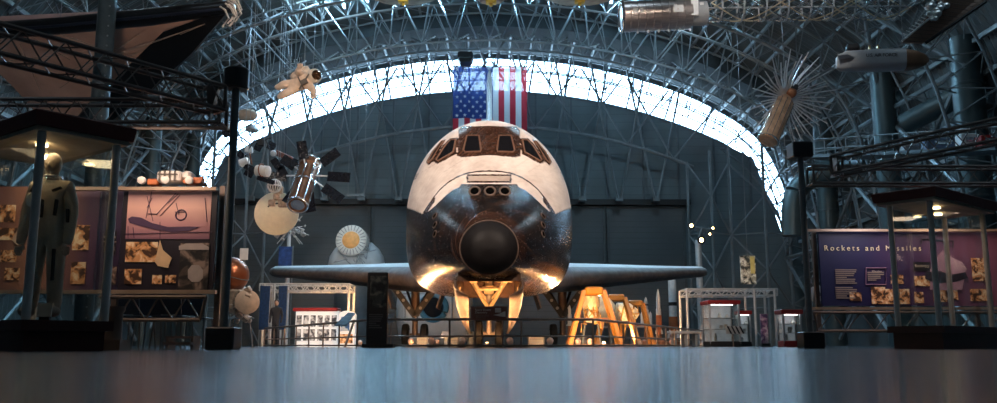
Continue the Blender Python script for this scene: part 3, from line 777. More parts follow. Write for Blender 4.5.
# ---- flight suit on a mannequin (headform without face)
suit = mat('suit_cloth', (.48, .42, .35), .8, 0, .12, 9, .5, 9); skinm = mat('mannequin_head', (.42, .34, .27), .6, 0, .05)
def skin_body(name, joints, edges, m, parent, lv=2):
    """joints: {key: (pos, radius)} -> smooth body through a Skin modifier, converted to mesh"""
    keys = list(joints); me = bpy.data.meshes.new(name); me.from_pydata([joints[k][0] for k in keys], [(keys.index(a), keys.index(b)) for a, b in edges], [])
    o = bpy.data.objects.new(name, me); COL.objects.link(o)
    sk = o.modifiers.new('s', 'SKIN'); sk.use_smooth_shade = True
    sub = o.modifiers.new('u', 'SUBSURF'); sub.levels = lv; sub.render_levels = lv
    for i, k in enumerate(keys):
        r = joints[k][1]; r = r if isinstance(r, tuple) else (r, r)
        me.skin_vertices[0].data[i].radius = r
    me.skin_vertices[0].data[0].use_root = True
    dg = bpy.context.evaluated_depsgraph_get(); m2 = bpy.data.meshes.new_from_object(o.evaluated_get(dg)); bpy.data.objects.remove(o)
    m2.transform(W(parent).inverted()); m2.materials.clear(); m2.materials.append(m); m2.shade_smooth()
    o = bpy.data.objects.new(name, m2); COL.objects.link(o); o.parent = parent; WM[o.name] = W(parent); return o
mx_, my_ = at(51, 200, 9.2).x, 9.2
man = thing('flight_suit', 'white pressure suit on a standing headform mannequin inside the left glass case', 'space suit', (mx_, my_, .30))
B = Vector((mx_, my_, .345)); S = .94
def J(x, y, z): return B + Vector((x, y, z)) * S
jo = {'pel': (J(0, 0, .98), (.17, .13)), 'wai': (J(0, 0, 1.16), (.165, .12)), 'che': (J(0, 0, 1.36), (.20, .13)), 'nec': (J(0, 0, 1.54), (.085, .08)),
      'shl': (J(-.19, 0, 1.46), .09), 'ell': (J(-.25, .0, 1.18), .07), 'wrl': (J(-.26, -.05, .92), .058), 'hal': (J(-.26, -.08, .80), .045),
      'shr': (J(.19, 0, 1.46), .09), 'elr': (J(.25, .0, 1.18), .07), 'wrr': (J(.26, -.05, .92), .058), 'har': (J(.26, -.08, .80), .045),
      'hl': (J(-.10, 0, .88), .115), 'kl': (J(-.12, -.01, .50), .09), 'al': (J(-.13, .01, .12), .075), 'tl': (J(-.14, -.09, .055), .055),
      'hr': (J(.10, 0, .88), .115), 'kr': (J(.12, -.01, .50), .09), 'ar': (J(.13, .01, .12), .075), 'tr': (J(.14, -.09, .055), .055)}
ed = [('pel', 'wai'), ('wai', 'che'), ('che', 'nec'), ('che', 'shl'), ('shl', 'ell'), ('ell', 'wrl'), ('wrl', 'hal'), ('che', 'shr'), ('shr', 'elr'), ('elr', 'wrr'), ('wrr', 'har'),
      ('pel', 'hl'), ('hl', 'kl'), ('kl', 'al'), ('al', 'tl'), ('pel', 'hr'), ('hr', 'kr'), ('kr', 'ar'), ('ar', 'tr')]
skin_body('suit_body', jo, ed, suit, man)
mb = MB()
for sx in (-1, 1):
    hp = J(sx * .26, -.09, .78)
    for i in range(4): mb.path([hp + Vector((sx * .0 + (i - 1.5) * .02, -.01, 0)), hp + Vector(((i - 1.5) * .022, -.02, -.05)), hp + Vector(((i - 1.5) * .02, 0, -.085 - .01 * (i in (1, 2))))], [.011, .010, .008], 6)
    mb.path([hp + Vector((-sx * .035, -.01, .03)), hp + Vector((-sx * .055, -.02, -.01)), hp + Vector((-sx * .05, -.02, -.04))], [.012, .010, .009], 6)
mb.build('glove_fingers', suit, man)
mb = MB().sphere(J(0, -.01, 1.73), .105, (.80, .92, 1.18), 24, 16); mb.tube(J(0, 0, 1.55), J(0, 0, 1.66), .06, n=14)
mb.sphere(J(0, -.105, 1.71), .018, (1, 1.2, 1.6)); mb.build('head', skinm, man)
MB().torus(J(0, 0, 1.575), (0, .1, 1), .085, .016, 24, 8).build('neck_ring', chrome, man)
strapm = mat('suit_strap', (.03, .03, .035), .7); mb = MB()
for a, b in (((-.12, -.14, 1.46), (-.20, -.10, 1.30)), ((.08, -.14, 1.40), (.17, -.13, 1.44)), ((.14, -.15, 1.30), (.13, -.15, 1.12)), ((-.02, -.15, 1.30), (-.02, -.15, 1.1)), ((.24, -.09, 1.20), (.255, -.09, 1.05)), ((-.13, -.12, .75), (-.14, -.10, .40)), ((.14, -.12, .75), (.14, -.10, .40))):
    mb.beam(J(*a), J(*b), .045, .02)
mb.build('strap', strapm, man)
MB().sphere(J(-.16, -.145, 1.30), .055, (.8, .3, 1.4), 16, 8).build('chest_dial', mat('dial_white', (.85, .85, .80), .4), man)
for sx in (-1, 1): MB().sphere(J(sx * .14, -.05, .065), .08, (.9, 1.5, .8), 16, 8).build('boot', mat('boot_leather', (.25, .22, .19), .5), man)
sg = thing('caption_card', 'small pale caption card standing at the flight suit feet', 'sign', (at(54, 310, 8.9).x, 8.9, .3))
MB().box(at(45, 310, 8.86), (.14, .02, .14), Euler((-.2, 0, 0))).build('card', mat('card_paper', (.55, .5, .45), .6), sg, smooth=False)
MB().box((at(45, 310, 8.86).x, 8.88, .337), (.10, .06, .07)).build('card_foot', black, sg, smooth=False)
# ---- information walls ------------------------------------------------
beam_m = mat('frame_beam', (.16, .12, .10), .4, .5)
def text_block(mb, o, right, up, w, h, rows, seed):
    rr = random.Random(seed)
    for i in range(rows):
        ln = w * (rr.uniform(.75, 1) if i % 5 != 4 else .5); y = h - (i + .5) * h / rows
        c = o + right * (ln / 2) + up * y
        n = right.cross(up) * .003; a, b = right * ln / 2, up * (h / rows * .28)
        mb.slab([c - a - b, c + a - b, c + a + b, c - a + b], n)
def panel_wall(label, Y, x0, x1, y0, y1, base, cat='information panel'):
    a, b = at(x0, y1, Y), at(x1, y1, Y); zt = at((x0 + x1) / 2, y0, Y).z; zb = at((x0 + x1) / 2, y1, Y).z
    t = thing('information_board', label, cat, (a.x, Y, zb))
    MB().box(((a.x + b.x) / 2, Y, (zt + zb) / 2), (b.x - a.x, .06, zt - zb)).build('board', base, t, smooth=False)
    def R(name, px0, py0, px1, py1, m, d=.035, par=None):
        p, q = at(px0, py1, Y - d), at(px1, py0, Y - d)
        return MB().box(((p.x + q.x) / 2, Y - d, (p.z + q.z) / 2), (q.x - p.x, .012, q.z - p.z)).build(name, m, par or t, smooth=False)
    return t, R, zt, zb
def grad_mat(name, stops, axis='X', scale=1., off=0., warp=.15):
    m = bpy.data.materials.new(name); m.use_nodes = True
    nt = m.node_tree; N = nt.nodes; L = nt.links; b = N['Principled BSDF']
    tc = N.new('ShaderNodeTexCoord'); sp = N.new('ShaderNodeSeparateXYZ'); L.new(tc.outputs['Generated'], sp.inputs[0])
    no = N.new('ShaderNodeTexNoise'); no.inputs['Scale'].default_value = 4; L.new(tc.outputs['Generated'], no.inputs['Vector'])
    ad = N.new('ShaderNodeMath'); ad.operation = 'MULTIPLY_ADD'; ad.inputs[1].default_value = warp; L.new(no.outputs['Fac'], ad.inputs[0]); L.new(sp.outputs[axis], ad.inputs[2])
    cr = N.new('ShaderNodeValToRGB'); e = cr.color_ramp.elements
    e[0].position = stops[0][0]; e[0].color = (*stops[0][1], 1); e[1].position = stops[-1][0]; e[1].color = (*stops[-1][1], 1)
    for p, c in stops[1:-1]: k = e.new(p); k.color = (*c, 1)
    L.new(ad.outputs[0], cr.inputs[0]); L.new(cr.outputs[0], b.inputs['Base Color']); b.inputs['Roughness'].default_value = .45
    return m
X1 = Vector((1, 0, 0)); Z1 = Vector((0, 0, 1))
navy = mat('panel_navy', (.022, .018, .075), .45, 0, .1, 2)
sepia = [photo_mat('sepia_photo_%d' % i, (.07, .03, .015), (.75, .36, .14), (1., .78, .50), 9 + i * 2, i * 3.1) for i in range(4)]
# left wall: crane mural over a dark photo collage
PL = 11.6
pl, R, zt, zb = panel_wall('purple mural panel showing a ship hull under cranes above dark photographs', PL, 118, 213, 190.5, 291, mat('panel_black', (.014, .010, .022), .45))
mural = grad_mat('mural_print', [(0, (.16, .07, .13)), (.35, (.52, .26, .28)), (.75, (.80, .48, .40)), (1.1, (.72, .42, .42))], 'Z')
R('mural_print', 125.5, 191.5, 212, 239, mural)
inkm = mat('mural_ink', (.07, .035, .09), .5); mb = MB(); d = PL - .045
def px_slab(mb, pts, Y, th=.006): mb.slab([at(x, y, Y) for x, y in pts], (0, -th, 0))
px_slab(mb, [(128, 219), (132, 216.5), (141, 217.5), (152, 223), (168, 227), (190, 226.5), (200, 227), (188, 231), (172, 232), (155, 229.5), (141, 226), (130, 223)], d)
for l in ([(152, 191), (146, 218)], [(147, 196), (153, 221)], [(152, 198), (147, 208)], [(176, 193), (156, 215)], [(180, 195), (160, 216)], [(178, 194), (168, 203)], [(148, 214), (158, 214)], [(176, 203), (179, 215)], [(205, 198), (207, 222)], [(128, 238), (128, 226)], [(134, 238), (133, 227)], [(125, 234), (212, 232)], [(175, 212), (185, 212)], [(160, 222), (160, 240)]):
    mb.path([at(x, y, d - .004) for x, y in l], .0045, 5)
mb.torus(at(181, 215, d), (0, 1, 0), .07, .01, 16, 5)
mb.build('ship_and_crane_print', inkm, pl)
R('photo_print', 125, 242, 158, 262, sepia[0], .04); R('photo_print', 124, 269, 142, 284, sepia[1], .04); R('photo_print', 152, 275, 162, 284, sepia[2], .04); R('photo_print', 165, 275, 176, 283, sepia[3], .04)
m_ = mat('print_tan', (.75, .52, .30), .5); mb = MB(); px_slab(mb, [(155, 262), (160, 240), (163, 250), (172, 258), (168, 268), (158, 266)], PL - .045); mb.build('vehicle_print', m_, pl)
R('dark_photo_print', 178, 243, 210, 290, photo_mat('dark_photo', (.01, .01, .012), (.08, .06, .05), (.30, .22, .18), 5, 9), .04)
mb = MB(); px_slab(mb, [(179, 246), (186, 243.5), (202, 243.5), (209, 247), (209, 250), (179, 250)], PL - .05); px_slab(mb, [(188, 270), (192, 265), (199, 265), (203, 270), (203, 278), (199, 282), (192, 282), (188, 278)], PL - .05); mb.build('vehicle_print', mat('print_grey', (.42, .36, .33), .5), pl)
# left-hand text board
pt, R2, _, _ = panel_wall('narrow dark purple text board on the left beside the ship mural', PL + .08, 96, 117.5, 190.5, 291, mat('panel_plum', (.030, .016, .05), .45))
R2('text_plate', 103, 231, 117, 255, mat('plate_black', (.012, .010, .016), .4), .04)
ltr = mat('panel_letters', (.62, .52, .40), .5)
text('lettering', 'In Space', .05, ltr, pt, plane_mtx(at(103.5, 238, PL + .02), X1, Z1)); text('lettering', 'the Museum', .034, ltr, pt, plane_mtx(at(103.5, 242.5, PL + .02), X1, Z1))
mb = MB(); text_block(mb, at(104, 252, PL + .03), X1, Z1, .16, .09, 5, 3); mb.build('small_print', mat('small_print', (.3, .25, .22), .5), pt, smooth=False)
R2('photo_print', 104, 266, 117, 285, photo_mat('dim_photo', (.02, .015, .02), (.12, .08, .06), (.35, .25, .2), 12, 4), .04)
# far left board behind the case
pf_, R3, _, _ = panel_wall('orange lit picture wall seen through the left glass case', PL + .15, -10, 94, 187, 291, grad_mat('left_board_print', [(0, (.10, .05, .06)), (.4, (.40, .20, .13)), (.7, (.30, .14, .10)), (1.1, (.10, .05, .10))], 'X'))
for i, (a, b, c, e) in enumerate(((-2, 205, 16, 222), (-2, 228, 18, 240), (0, 250, 17, 262), (4, 268, 20, 280), (70, 262, 86, 284), (72, 225, 90, 250))): R3('photo_print', a, b, c, e, sepia[i % 4], .04)
mb = MB(); px_slab(mb, [(12, 240), (22, 222), (25, 200), (28, 198), (28, 222), (18, 246)], PL + .09); mb.build('rocket_print', mat('print_pale', (.6, .45, .33), .5), pf_)
# frames and rail trusses under the left wall
fr = thing('steel_stand', 'brown steel frame with triangulated rail truss under the ship mural panel', 'frame', (at(150, 300, 11.3).x, 11.3, 0))
MB().beam(at(60, 189, PL - .13), at(217, 189, PL - .13), .09, .045).build('top_beam', mat('frame_cap', (.40, .30, .22), .4, .4), fr, smooth=False)
MB().beam(at(-8, 292, PL - .15), at(216, 292, PL - .15), .10, .05).build('middle_beam', mat('frame_cap', (0, 0, 0)), fr, smooth=False)
mb = MB()
for Y in (11.0, 11.25):
    A, B_, C_, D_ = at(100, 297, Y), at(206, 297, Y), at(200, 320, Y), at(100, 320, Y)
    mb.tube(A, B_, .026, n=8); mb.tube(D_, C_, .026, n=8); mb.tube(B_, C_, .022)
    xs = np.linspace(104, 200, 8)
    for i in range(7):
        ya, yb = (297, 320) if i % 2 == 0 else (320, 297)
        mb.tube(at(xs[i], ya, Y), at(xs[i + 1], yb, Y), .011, n=6)
for px in (100, 206): mb.tube(at(px, 297, 11.0), at(px, 297, 11.25), .02)
mb.build('rail_truss', beam_m, fr)
for px in (110, 214):
    x = gx(px, 11.7); MB().box((x, 11.75, 1.1), (.07, .07, 2.2)).build('post', beam_m, fr, smooth=False)
# right wall: Rockets and Missiles
PRY = 15.6
rk, R, zt, zb = panel_wall('blue to purple wall panel headed Rockets and Missiles with small sepia photographs', PRY, 822, 1040, 231.5, 306, grad_mat('rockets_panel_print', [(0, (.004, .014, .075)), (.25, (.012, .012, .070)), (.5, (.06, .025, .09)), (.75, (.20, .085, .15)), (1.1, (.19, .08, .10))], 'X', warp=.08))
def tp(name, s, size, px, py, par, Y, m=ltr, sp=1.3): return text(name, s, size, m, par, plane_mtx(at(px, py, Y), X1, Z1), space=sp)
R_ = PRY - .045
tp('heading', 'Rockets and Missiles', .135, 824, 250.5, rk, R_, mat('heading_gold', (.95, .80, .50), .5), 1.5)
for i, (a, b, w_, h_, rw) in enumerate(((836, 284, .40, .27, 8), (836, 299, .40, .22, 6), (868, 281, .30, .17, 5))):
    mb = MB(); text_block(mb, at(a, b, R_), X1, Z1, w_, h_, rw, i); mb.build('small_print', mat('small_print', (0, 0, 0)), rk, smooth=False)
for i, (a, b, c, e) in enumerate(((850, 292.5, 861, 301), (872, 287, 885, 304), (886, 289, 899, 304), (891, 275, 903, 284), (900, 289, 909, 304), (915, 276, 931, 286), (915, 292, 923, 303), (934, 288, 946, 302), (946, 287, 957, 300), (971, 289, 992, 301), (973, 258, 985, 281))):
    R('photo_print', a, b, c, e, sepia[i % 4], .04)
mb = MB()
for a, b, c, e in ((866, 268, 886, 284.5),):
    P = [at(a, b, R_), at(c, b, R_), at(c, e, R_), at(a, e, R_)]; mb.path(P + [P[0]], .01, 4)
mb.build('text_border', mat('border_mauve', (.35, .2, .3), .5), rk); tp('lettering', 'Missiles', .06, 872, 272.5, rk, R_, sp=1.)
R('text_plate', 914, 262, 930, 271, mat('plate_black', (0, 0, 0)), .04); tp('lettering', 'Rocketry', .07, 915, 267, rk, PRY - .055, sp=1.)
mb = MB(); Y = PRY - .05
px_slab(mb, [(930, 290), (930, 270), (936, 258), (943, 250), (953, 258), (962, 262), (966, 268), (962, 290)], Y); mb.build('launch_tower_print', mat('print_dusk', (.42, .26, .34), .5), rk)
mb = MB(); px_slab(mb, [(925, 272), (940, 271), (950, 275), (965, 272), (968, 278), (955, 282), (936, 283), (926, 279)], PRY - .058)
for l in ([(922, 239), (954, 241)], [(922, 239), (921, 244)], [(932, 240), (933, 246)], [(953, 241), (953, 248)], [(943, 240), (951, 246)]): mb.path([at(x, y, PRY - .055) for x, y in l], .012, 5)
mb.build('missile_silhouette_print', mat('print_ink', (.025, .018, .03), .5), rk)
fr2 = thing('steel_stand', 'brown steel frame with triangulated rail truss under the Rockets and Missiles panel', 'frame', (gx(880, 15), 15, 0))
MB().beam(at(806, 230.5, PRY - .13), at(1040, 230.5, PRY - .13), .09, .045).build('top_beam', mat('frame_cap', (0, 0, 0)), fr2, smooth=False)
MB().beam(at(808, 308.5, PRY - .15), at(1040, 308.5, PRY - .15), .10, .045).build('middle_beam', mat('frame_cap', (0, 0, 0)), fr2, smooth=False)
mb = MB()
for Y in (15.15, 15.38):
    mb.tube(at(814, 312.5, Y), at(1010, 312.5, Y), .026); mb.tube(at(818, 331, Y), at(1010, 331, Y), .026); mb.tube(at(814, 312.5, Y), at(818, 331, Y), .02)
    xs = np.linspace(818, 1002, 14)
    for i in range(13):
        ya, yb = (331, 312.5) if i % 2 == 0 else (312.5, 331)
        mb.tube(at(xs[i], ya, Y), at(xs[i + 1], yb, Y), .012, n=6)
mb.build('rail_truss', beam_m, fr2)
for px in (820, 980): MB().box((gx(px, 15.7), 15.7, 1.05), (.07, .07, 2.1)).build('post', beam_m, fr2, smooth=False)
mb = MB()
for l in ([(820, 233), (813, 320)], [(813, 250), (821, 262)], [(821, 262), (812, 280)], [(812, 280), (820, 296)]): mb.path([at(x, y, 15.9) for x, y in l], .03, 6)
mb.build('side_lattice_frame', steel, fr2)
# ---- tall poles with round heads and square feet, overhead box trusses
def pole(label, px_b, Y, H, lean=0, round_cap=True):
    x = gx(px_b, Y); t = thing('lamp_pole', label, 'pole', (x, Y, 0))
    MB().bevbox((x, Y, .135), (.34, .34, .27), .015).build('base_block', black, t, smooth=False)
    MB().tube((x, Y, .27), (x, Y, H - .2), .05, n=14).build('pole_shaft', mat('pole_grey', (.16, .18, .19), .4, .5), t)
    if round_cap: MB().lathe((x, Y, H - .27), (0, 0, 1), [(0, .13), (.02, .155), (.25, .155), (.27, .14)], 24).build('pole_head', black, t)
    else: MB().bevbox((x, Y, H - .13), (.34, .34, .26), .02).build('pole_head', black, t, smooth=False)
    return t
pole('tall grey pole with round black head between the ship mural and the copper sphere', 223, 10.6, 3.50)
pole('tall grey pole with square black head beside the Rockets and Missiles panel', 811, 14.2, 3.40, round_cap=False)
tm = mat('truss_bronze', (.14, .115, .105), .4, .5)
def overhead(label, a, b, w=.02, h=.3, n=9, r=.022):
    t = thing('overhead_truss', label, 'truss', a); mb = MB(); lattice(mb, a, b, .3, .3, n, .027, .009)
    mb.build('hanging_truss', tm, t); return t
e0 = at(219, 100, 10.5)
t1 = overhead('dark box truss slanting towards us from the left pole head', (e0.x, 10.45, 3.05), (at(-60, 60, 8.0).x, 8.0, 3.05), n=14)
MB().add([(e0.x + .02, 10.4, 3.22), (e0.x + .02, 10.5, 3.22), (e0.x - .08, 10.5, 2.80), (e0.x - .08, 10.4, 2.80), (e0.x - .14, 10.4, 3.22), (e0.x - .14, 10.5, 3.22)], [(0, 1, 2, 3), (3, 2, 5, 4), (4, 5, 1, 0), (0, 3, 4), (1, 5, 2)]).build('end_plate', tm, t1, smooth=False)
overhead('dark box truss running level to the left above the left display case', (e0.x - .1, 11.0, 3.02), (at(-60, 100, 11.0).x, 11.0, 3.02), n=18)
e1 = at(817, 160, 14.3)
t2 = overhead('dark box truss slanting towards us from the right pole head', (e1.x + .25, 14.1, 3.0), (at(1060, 120, 11.2).x, 11.2, 3.05), n=16)
MB().box((e1.x + .22, 14.12, 3.0), (.05, .3, .36)).build('end_plate', tm, t2, smooth=False)
overhead('dark box truss running level above the right display case', (e1.x + .1, 14.9, 2.98), (at(1060, 150, 14.9).x, 14.9, 2.98), n=20)
# ---- stack chairs, podium and bench behind the left truss
seat_m = mat('chair_shell', (.035, .045, .065), .45); legm = mat('chair_leg', (.20, .19, .18), .35, .7)
def chair(x, y, rz, label):
    t = thing('stacking_chair', label, 'chair', (0, 0, 0), 'chairs behind the left rail truss')
    seat = MB().bevbox((0, 0, .45), (.44, .42, .03), .01); seat.build('seat', seat_m, t)
    MB().loft([[(-.2, .19, .48), (.2, .19, .48), (.2, .215, .48), (-.2, .215, .48)], [(-.21, .24, .68), (.21, .24, .68), (.21, .265, .68), (-.21, .265, .68)], [(-.19, .27, .86), (.19, .27, .86), (.19, .29, .86), (-.19, .29, .86)]], True, True).build('backrest', seat_m, t)
    for sx in (-1, 1):
        for sy in (-1, 1): MB().tube((sx * .19, sy * .17, .44), (sx * .22, sy * .21, 0), .013, n=8).build('leg', legm, t)
    t.location = (x, y, 0); t.rotation_euler = (0, 0, rz); return t
ch0 = chair(gx(133, 12.4), 12.4, 2.95, 'dark moulded chair nearest the wooden podium behind the rail truss')
for px, Y, rz, l in ((152, 13.2, 3.1, 'dark chair set back between the two front ones behind the rail truss'), (172, 12.4, 3.05, 'dark moulded chair second from the podium in the front row behind the truss'), (194, 13.2, 3.1, 'dark chair set back, nearest the left pole foot')):
    dup(ch0, (gx(px, Y), Y, 0), l, rz)
pd = thing('podium', 'brown ribbed podium with square foot beside the left display case', 'podium', (gx(112, 10.2), 10.2, 0)); x = gx(112, 10.2)
MB().box((x, 10.2, .06), (.30, .3, .12)).build('foot', mat('podium_brown', (.13, .09, .075), .45), pd, smooth=False)
MB().lathe((x, 10.2, .12), (0, 0, 1), [(0, .11), (.05, .10), (.30, .095), (.34, .12), (.38, .12)], 20).build('column_shaft', mat('podium_brown', (0, 0, 0)), pd)
st = thing('step_stool', 'low brown two-step box on the floor under the rail truss', 'stool', (gx(183, 11.6), 11.6, 0)); x = gx(183, 11.6)
mb = MB(); mb.box((x, 11.6, .16), (.36, .3, .03)); mb.box((x, 11.45, .08), (.36, .2, .03))
for sx in (-1, 1): mb.box((x + sx * .16, 11.6, .08), (.03, .28, .16))
mb.build('stool_frame', mat('podium_brown', (0, 0, 0)), st, smooth=False)
# lunar vehicle model on top of the mural frame
vx = at(175, 186, 11.6); z0 = at(175, 187.2, 11.6).z
vm = thing('vehicle_model', 'white and orange wheeled space vehicle model on top of the mural frame', 'model', (vx.x, 11.6, z0))
def vp(px, py, dy=0.): p = at(px, py, 11.6 + dy); return p
mb = MB(); a = vp(161, 172.5); b = vp(184, 184)
mb.bevbox(((a.x + b.x) / 2, 11.6, (a.z + b.z) / 2), (b.x - a.x, .3, a.z - b.z), .025)
a, b = vp(184, 172), vp(193, 181); mb.bevbox(((a.x + b.x) / 2, 11.6, (a.z + b.z) / 2), (b.x - a.x, .22, a.z - b.z), .03); mb.build('cabin', mat('model_white', (.75, .72, .68), .5), vm)
mb = MB()
for px in (164, 169, 174, 179): p = vp(px, 178); mb.box((p.x, 11.44, p.z), (.02, .03, .13))
p = vp(172, 176.5); mb.box((p.x, 11.44, p.z), (.26, .03, .015)); mb.build('window_strip', mat('model_band', (.10, .09, .08), .5), vm, smooth=False)
mb = MB(); a, b = vp(150, 180), vp(160, 186); mb.bevbox(((a.x + b.x) / 2, 11.6, (a.z + b.z) / 2), (b.x - a.x, .2, a.z - b.z), .01); mb.build('front_chassis', mat('model_orange', (.55, .16, .05), .5), vm); mb = MB()
a, b = vp(186, 180), vp(204, 186.2); mb.bevbox(((a.x + b.x) / 2, 11.6, (a.z + b.z) / 2), (b.x - a.x, .25, (a.z - b.z) * .6), .01); mb.tube(vp(196, 183), vp(203, 177), .02); mb.tube(vp(203, 184), vp(200, 178), .02); mb.box(vp(199, 180), (.12, .12, .05)); mb.build('chassis', mat('model_orange', (.55, .16, .05), .5), vm)
for px in (146.5, 170.5, 193.5): p = vp(px, 182.6); MB().lathe((p.x, 11.40, p.z), (0, 1, 0), [(0, .035), (.01, .052), (.06, .052)], 18).build('wheel', mat('model_white', (0, 0, 0)), vm)
# ---- visitor rail around the shuttle
railm = mat('rail_metal', (.30, .22, .18), .35, .7)
rl = thing('barrier_rail', 'low metal visitor rail with posts running around the shuttle', 'railing', (0, 19.4, 0))
RP = [(gx(264, 30.), 30., ), (-2.45, 19.4), (2.30, 19.4), (gx(728, 42.), 42.)]; RP = [Vector((p[0], p[1], 0)) for p in RP]
for i in range(3):
    a, b = RP[i], RP[i + 1]
    for z, r in ((.62, .028), (.25, .018), (.05, .02)):
        MB().tube(a + Vector((0, 0, z)), b + Vector((0, 0, z)), r, n=8).build('rail', railm, rl)
    n = max(2, int(round((b - a).length / 1.4)))
    for k in range(n + (i == 2)):
        p = a.lerp(b, k / n); MB().tube(p, p + Vector((0, 0, .62)), .022, n=8).build('post', railm, rl)
# kerb deck below the shuttle
deckm = mat('stand_base', (.02, .02, .022), .5)
# sign board before the nose wheel
sb = thing('exhibit_sign', 'brown caption board naming the space shuttle in front of the nose wheels', 'sign', (0, 19.1, 0)); Y = 19.1
a, b = at(472.5, 320, Y), at(508.5, 306.5, Y)
MB().box((0, Y, (a.z + b.z) / 2), (b.x - a.x, .04, b.z - a.z), Euler((0, 0, 0))).build('board', mat('sign_brown', (.20, .075, .05), .4), sb, smooth=False)
for x in (-.3, .3): MB().tube((x, Y + .03, 0), (x, Y + .03, b.z - .05), .018).build('leg', railm, sb)
wt = mat('sign_letters', (.9, .75, .62), .5)
text('heading', 'Space Shuttle', .065, wt, sb, plane_mtx(at(475, 310.8, Y - .03), X1, Z1)); text('heading', 'Discovery', .065, wt, sb, plane_mtx(at(475, 313.4, Y - .03), X1, Z1))
mb = MB(); text_block(mb, at(476, 318.5, Y - .025), X1, Z1, .28, .08, 4, 2); mb.build('small_print', mat('sign_small', (.25, .15, .11), .5), sb, smooth=False)
mb = MB(); Yq = Y - .03
px_slab(mb, [(495, 308), (501, 308), (501, 312.5), (495, 312.5)], Yq); px_slab(mb, [(493, 315), (499, 313.8), (504, 311.5), (505.5, 311.5), (505.5, 317), (500, 316.4)], Yq); mb.build('shuttle_drawing', mat('sign_drawing', (.7, .62, .56), .5), sb, smooth=False)
# ================================================================ EXHIBITS BEHIND AND ABOVE
def k_(Y): return Y / F / math.cos(TH) * 1.0
goldf = mat('gold_foil', (.75, .42, .12), .35, .8, .3, 9, .6, 22); foil = mat('wrinkled_foil', (.60, .42, .30), .35, .5, .35, 7, .8, 18)
cream = mat('cream_disc', (.75, .70, .55), .6, 0, .06); panelb = mat('solar_cell_black', (.012, .014, .022), .25, .1, .3, 12); cop = mat('copper_shell', (.32, .10, .045), .30, .7, .25, 3, .1, 5)
solarb = mat('solar_cell_blue', (.02, .05, .13), .3, .1, .3, 14); greym = mat('grey_equipment', (.30, .31, .32), .5, .2); redm = mat('red_top', (.30, .015, .015), .45); lightgrey = mat('light_grey_shell', (.55, .56, .56), .5, 0, .08, 2, .1, 6)
# ---- the flag
FY = 59.2
ft = thing('flag', 'huge American flag hanging upright behind the shuttle tail, stars at top left', 'flag', at(490, 66, FY))
def cloth(name, col):
    m = bpy.data.materials.new(name); m.use_nodes = True; nt = m.node_tree; N = nt.nodes; L = nt.links; N.remove(N['Principled BSDF'])
    a = N.new('ShaderNodeBsdfDiffuse'); b = N.new('ShaderNodeBsdfTranslucent'); a.inputs[0].default_value = (*col, 1); b.inputs[0].default_value = (*[min(1, c * 1.2 + .03) for c in col], 1)
    no = N.new('ShaderNodeTexWave'); no.inputs['Scale'].default_value = 30; bp = N.new('ShaderNodeBump'); bp.inputs['Strength'].default_value = .05; L.new(no.outputs['Fac'], bp.inputs['Height']); L.new(bp.outputs[0], a.inputs['Normal'])
    mx = N.new('ShaderNodeMixShader'); mx.inputs[0].default_value = .5; L.new(a.outputs[0], mx.inputs[1]); L.new(b.outputs[0], mx.inputs[2]); tr = N.new('ShaderNodeBsdfTransparent'); m2 = N.new('ShaderNodeMixShader'); m2.inputs[0].default_value = .06; L.new(mx.outputs[0], m2.inputs[1]); L.new(tr.outputs[0], m2.inputs[2]); L.new(m2.outputs[0], N['Material Output'].inputs[0]); return m
fm = [cloth('flag_red', (.55, .03, .05)), cloth('flag_white', (.80, .80, .80)), cloth('flag_blue', (.02, .045, .19))]
xl, xr = at(453, 100, FY).x, at(527, 100, FY).x; zt = at(490, 67, FY).z; zu = at(490, 118.5, FY).z; zb = at(490, 168, FY).z
def fy(x, z): return FY + .12 * math.sin(x * 3.1 + z * .25) + .05 * math.sin(x * 7 + z * .6)
mb = MB(); nx = 78; zs = list(np.linspace(zt, zu, 20)) + list(np.linspace(zu, zb, 16))[1:]
for i, z in enumerate(zs):
    for j in range(nx + 1): x = xl + (xr - xl) * j / nx; mb.v.append((x, fy(x, z), z))
for i in range(len(zs) - 1):
    for j in range(nx):
        a = i * (nx + 1) + j; mb.f.append((a, a + nx + 1, a + nx + 2, a + 1)); st_ = j * 13 // nx
        mb.mi.append(2 if (i < 19 and j < nx * 7 // 13) else (0 if st_ % 2 == 0 else 1))
fo = mb.build('flag_cloth', fm, ft)
mb = MB(); W_ = (xr - xl) * 7 / 13; Hh = zt - zu
for r in range(11):
    for c in range(5 if r % 2 == 0 else 4):
        x = xl + W_ * ((c + .5) / 5 if r % 2 == 0 else (c + 1) / 5); z = zt - Hh * (r + .6) / 11.2
        P = [(x + (.145 if k % 2 == 0 else .06) * math.sin(k * PI / 5), fy(x, z) - .03, z + (.145 if k % 2 == 0 else .06) * math.cos(k * PI / 5)) for k in range(10)]
        mb.v += P; b0 = len(mb.v) - 10; mb.f.append(tuple(b0 + q for q in range(10))); mb.mi.append(0)
mb.build('stars', cloth('flag_star', (.85, .85, .85)), ft, smooth=False)
MB().tube((xl - .1, FY, zt + .03), (xr + .1, FY, zt + .03), .05).build('hanging_bar', steel, ft)
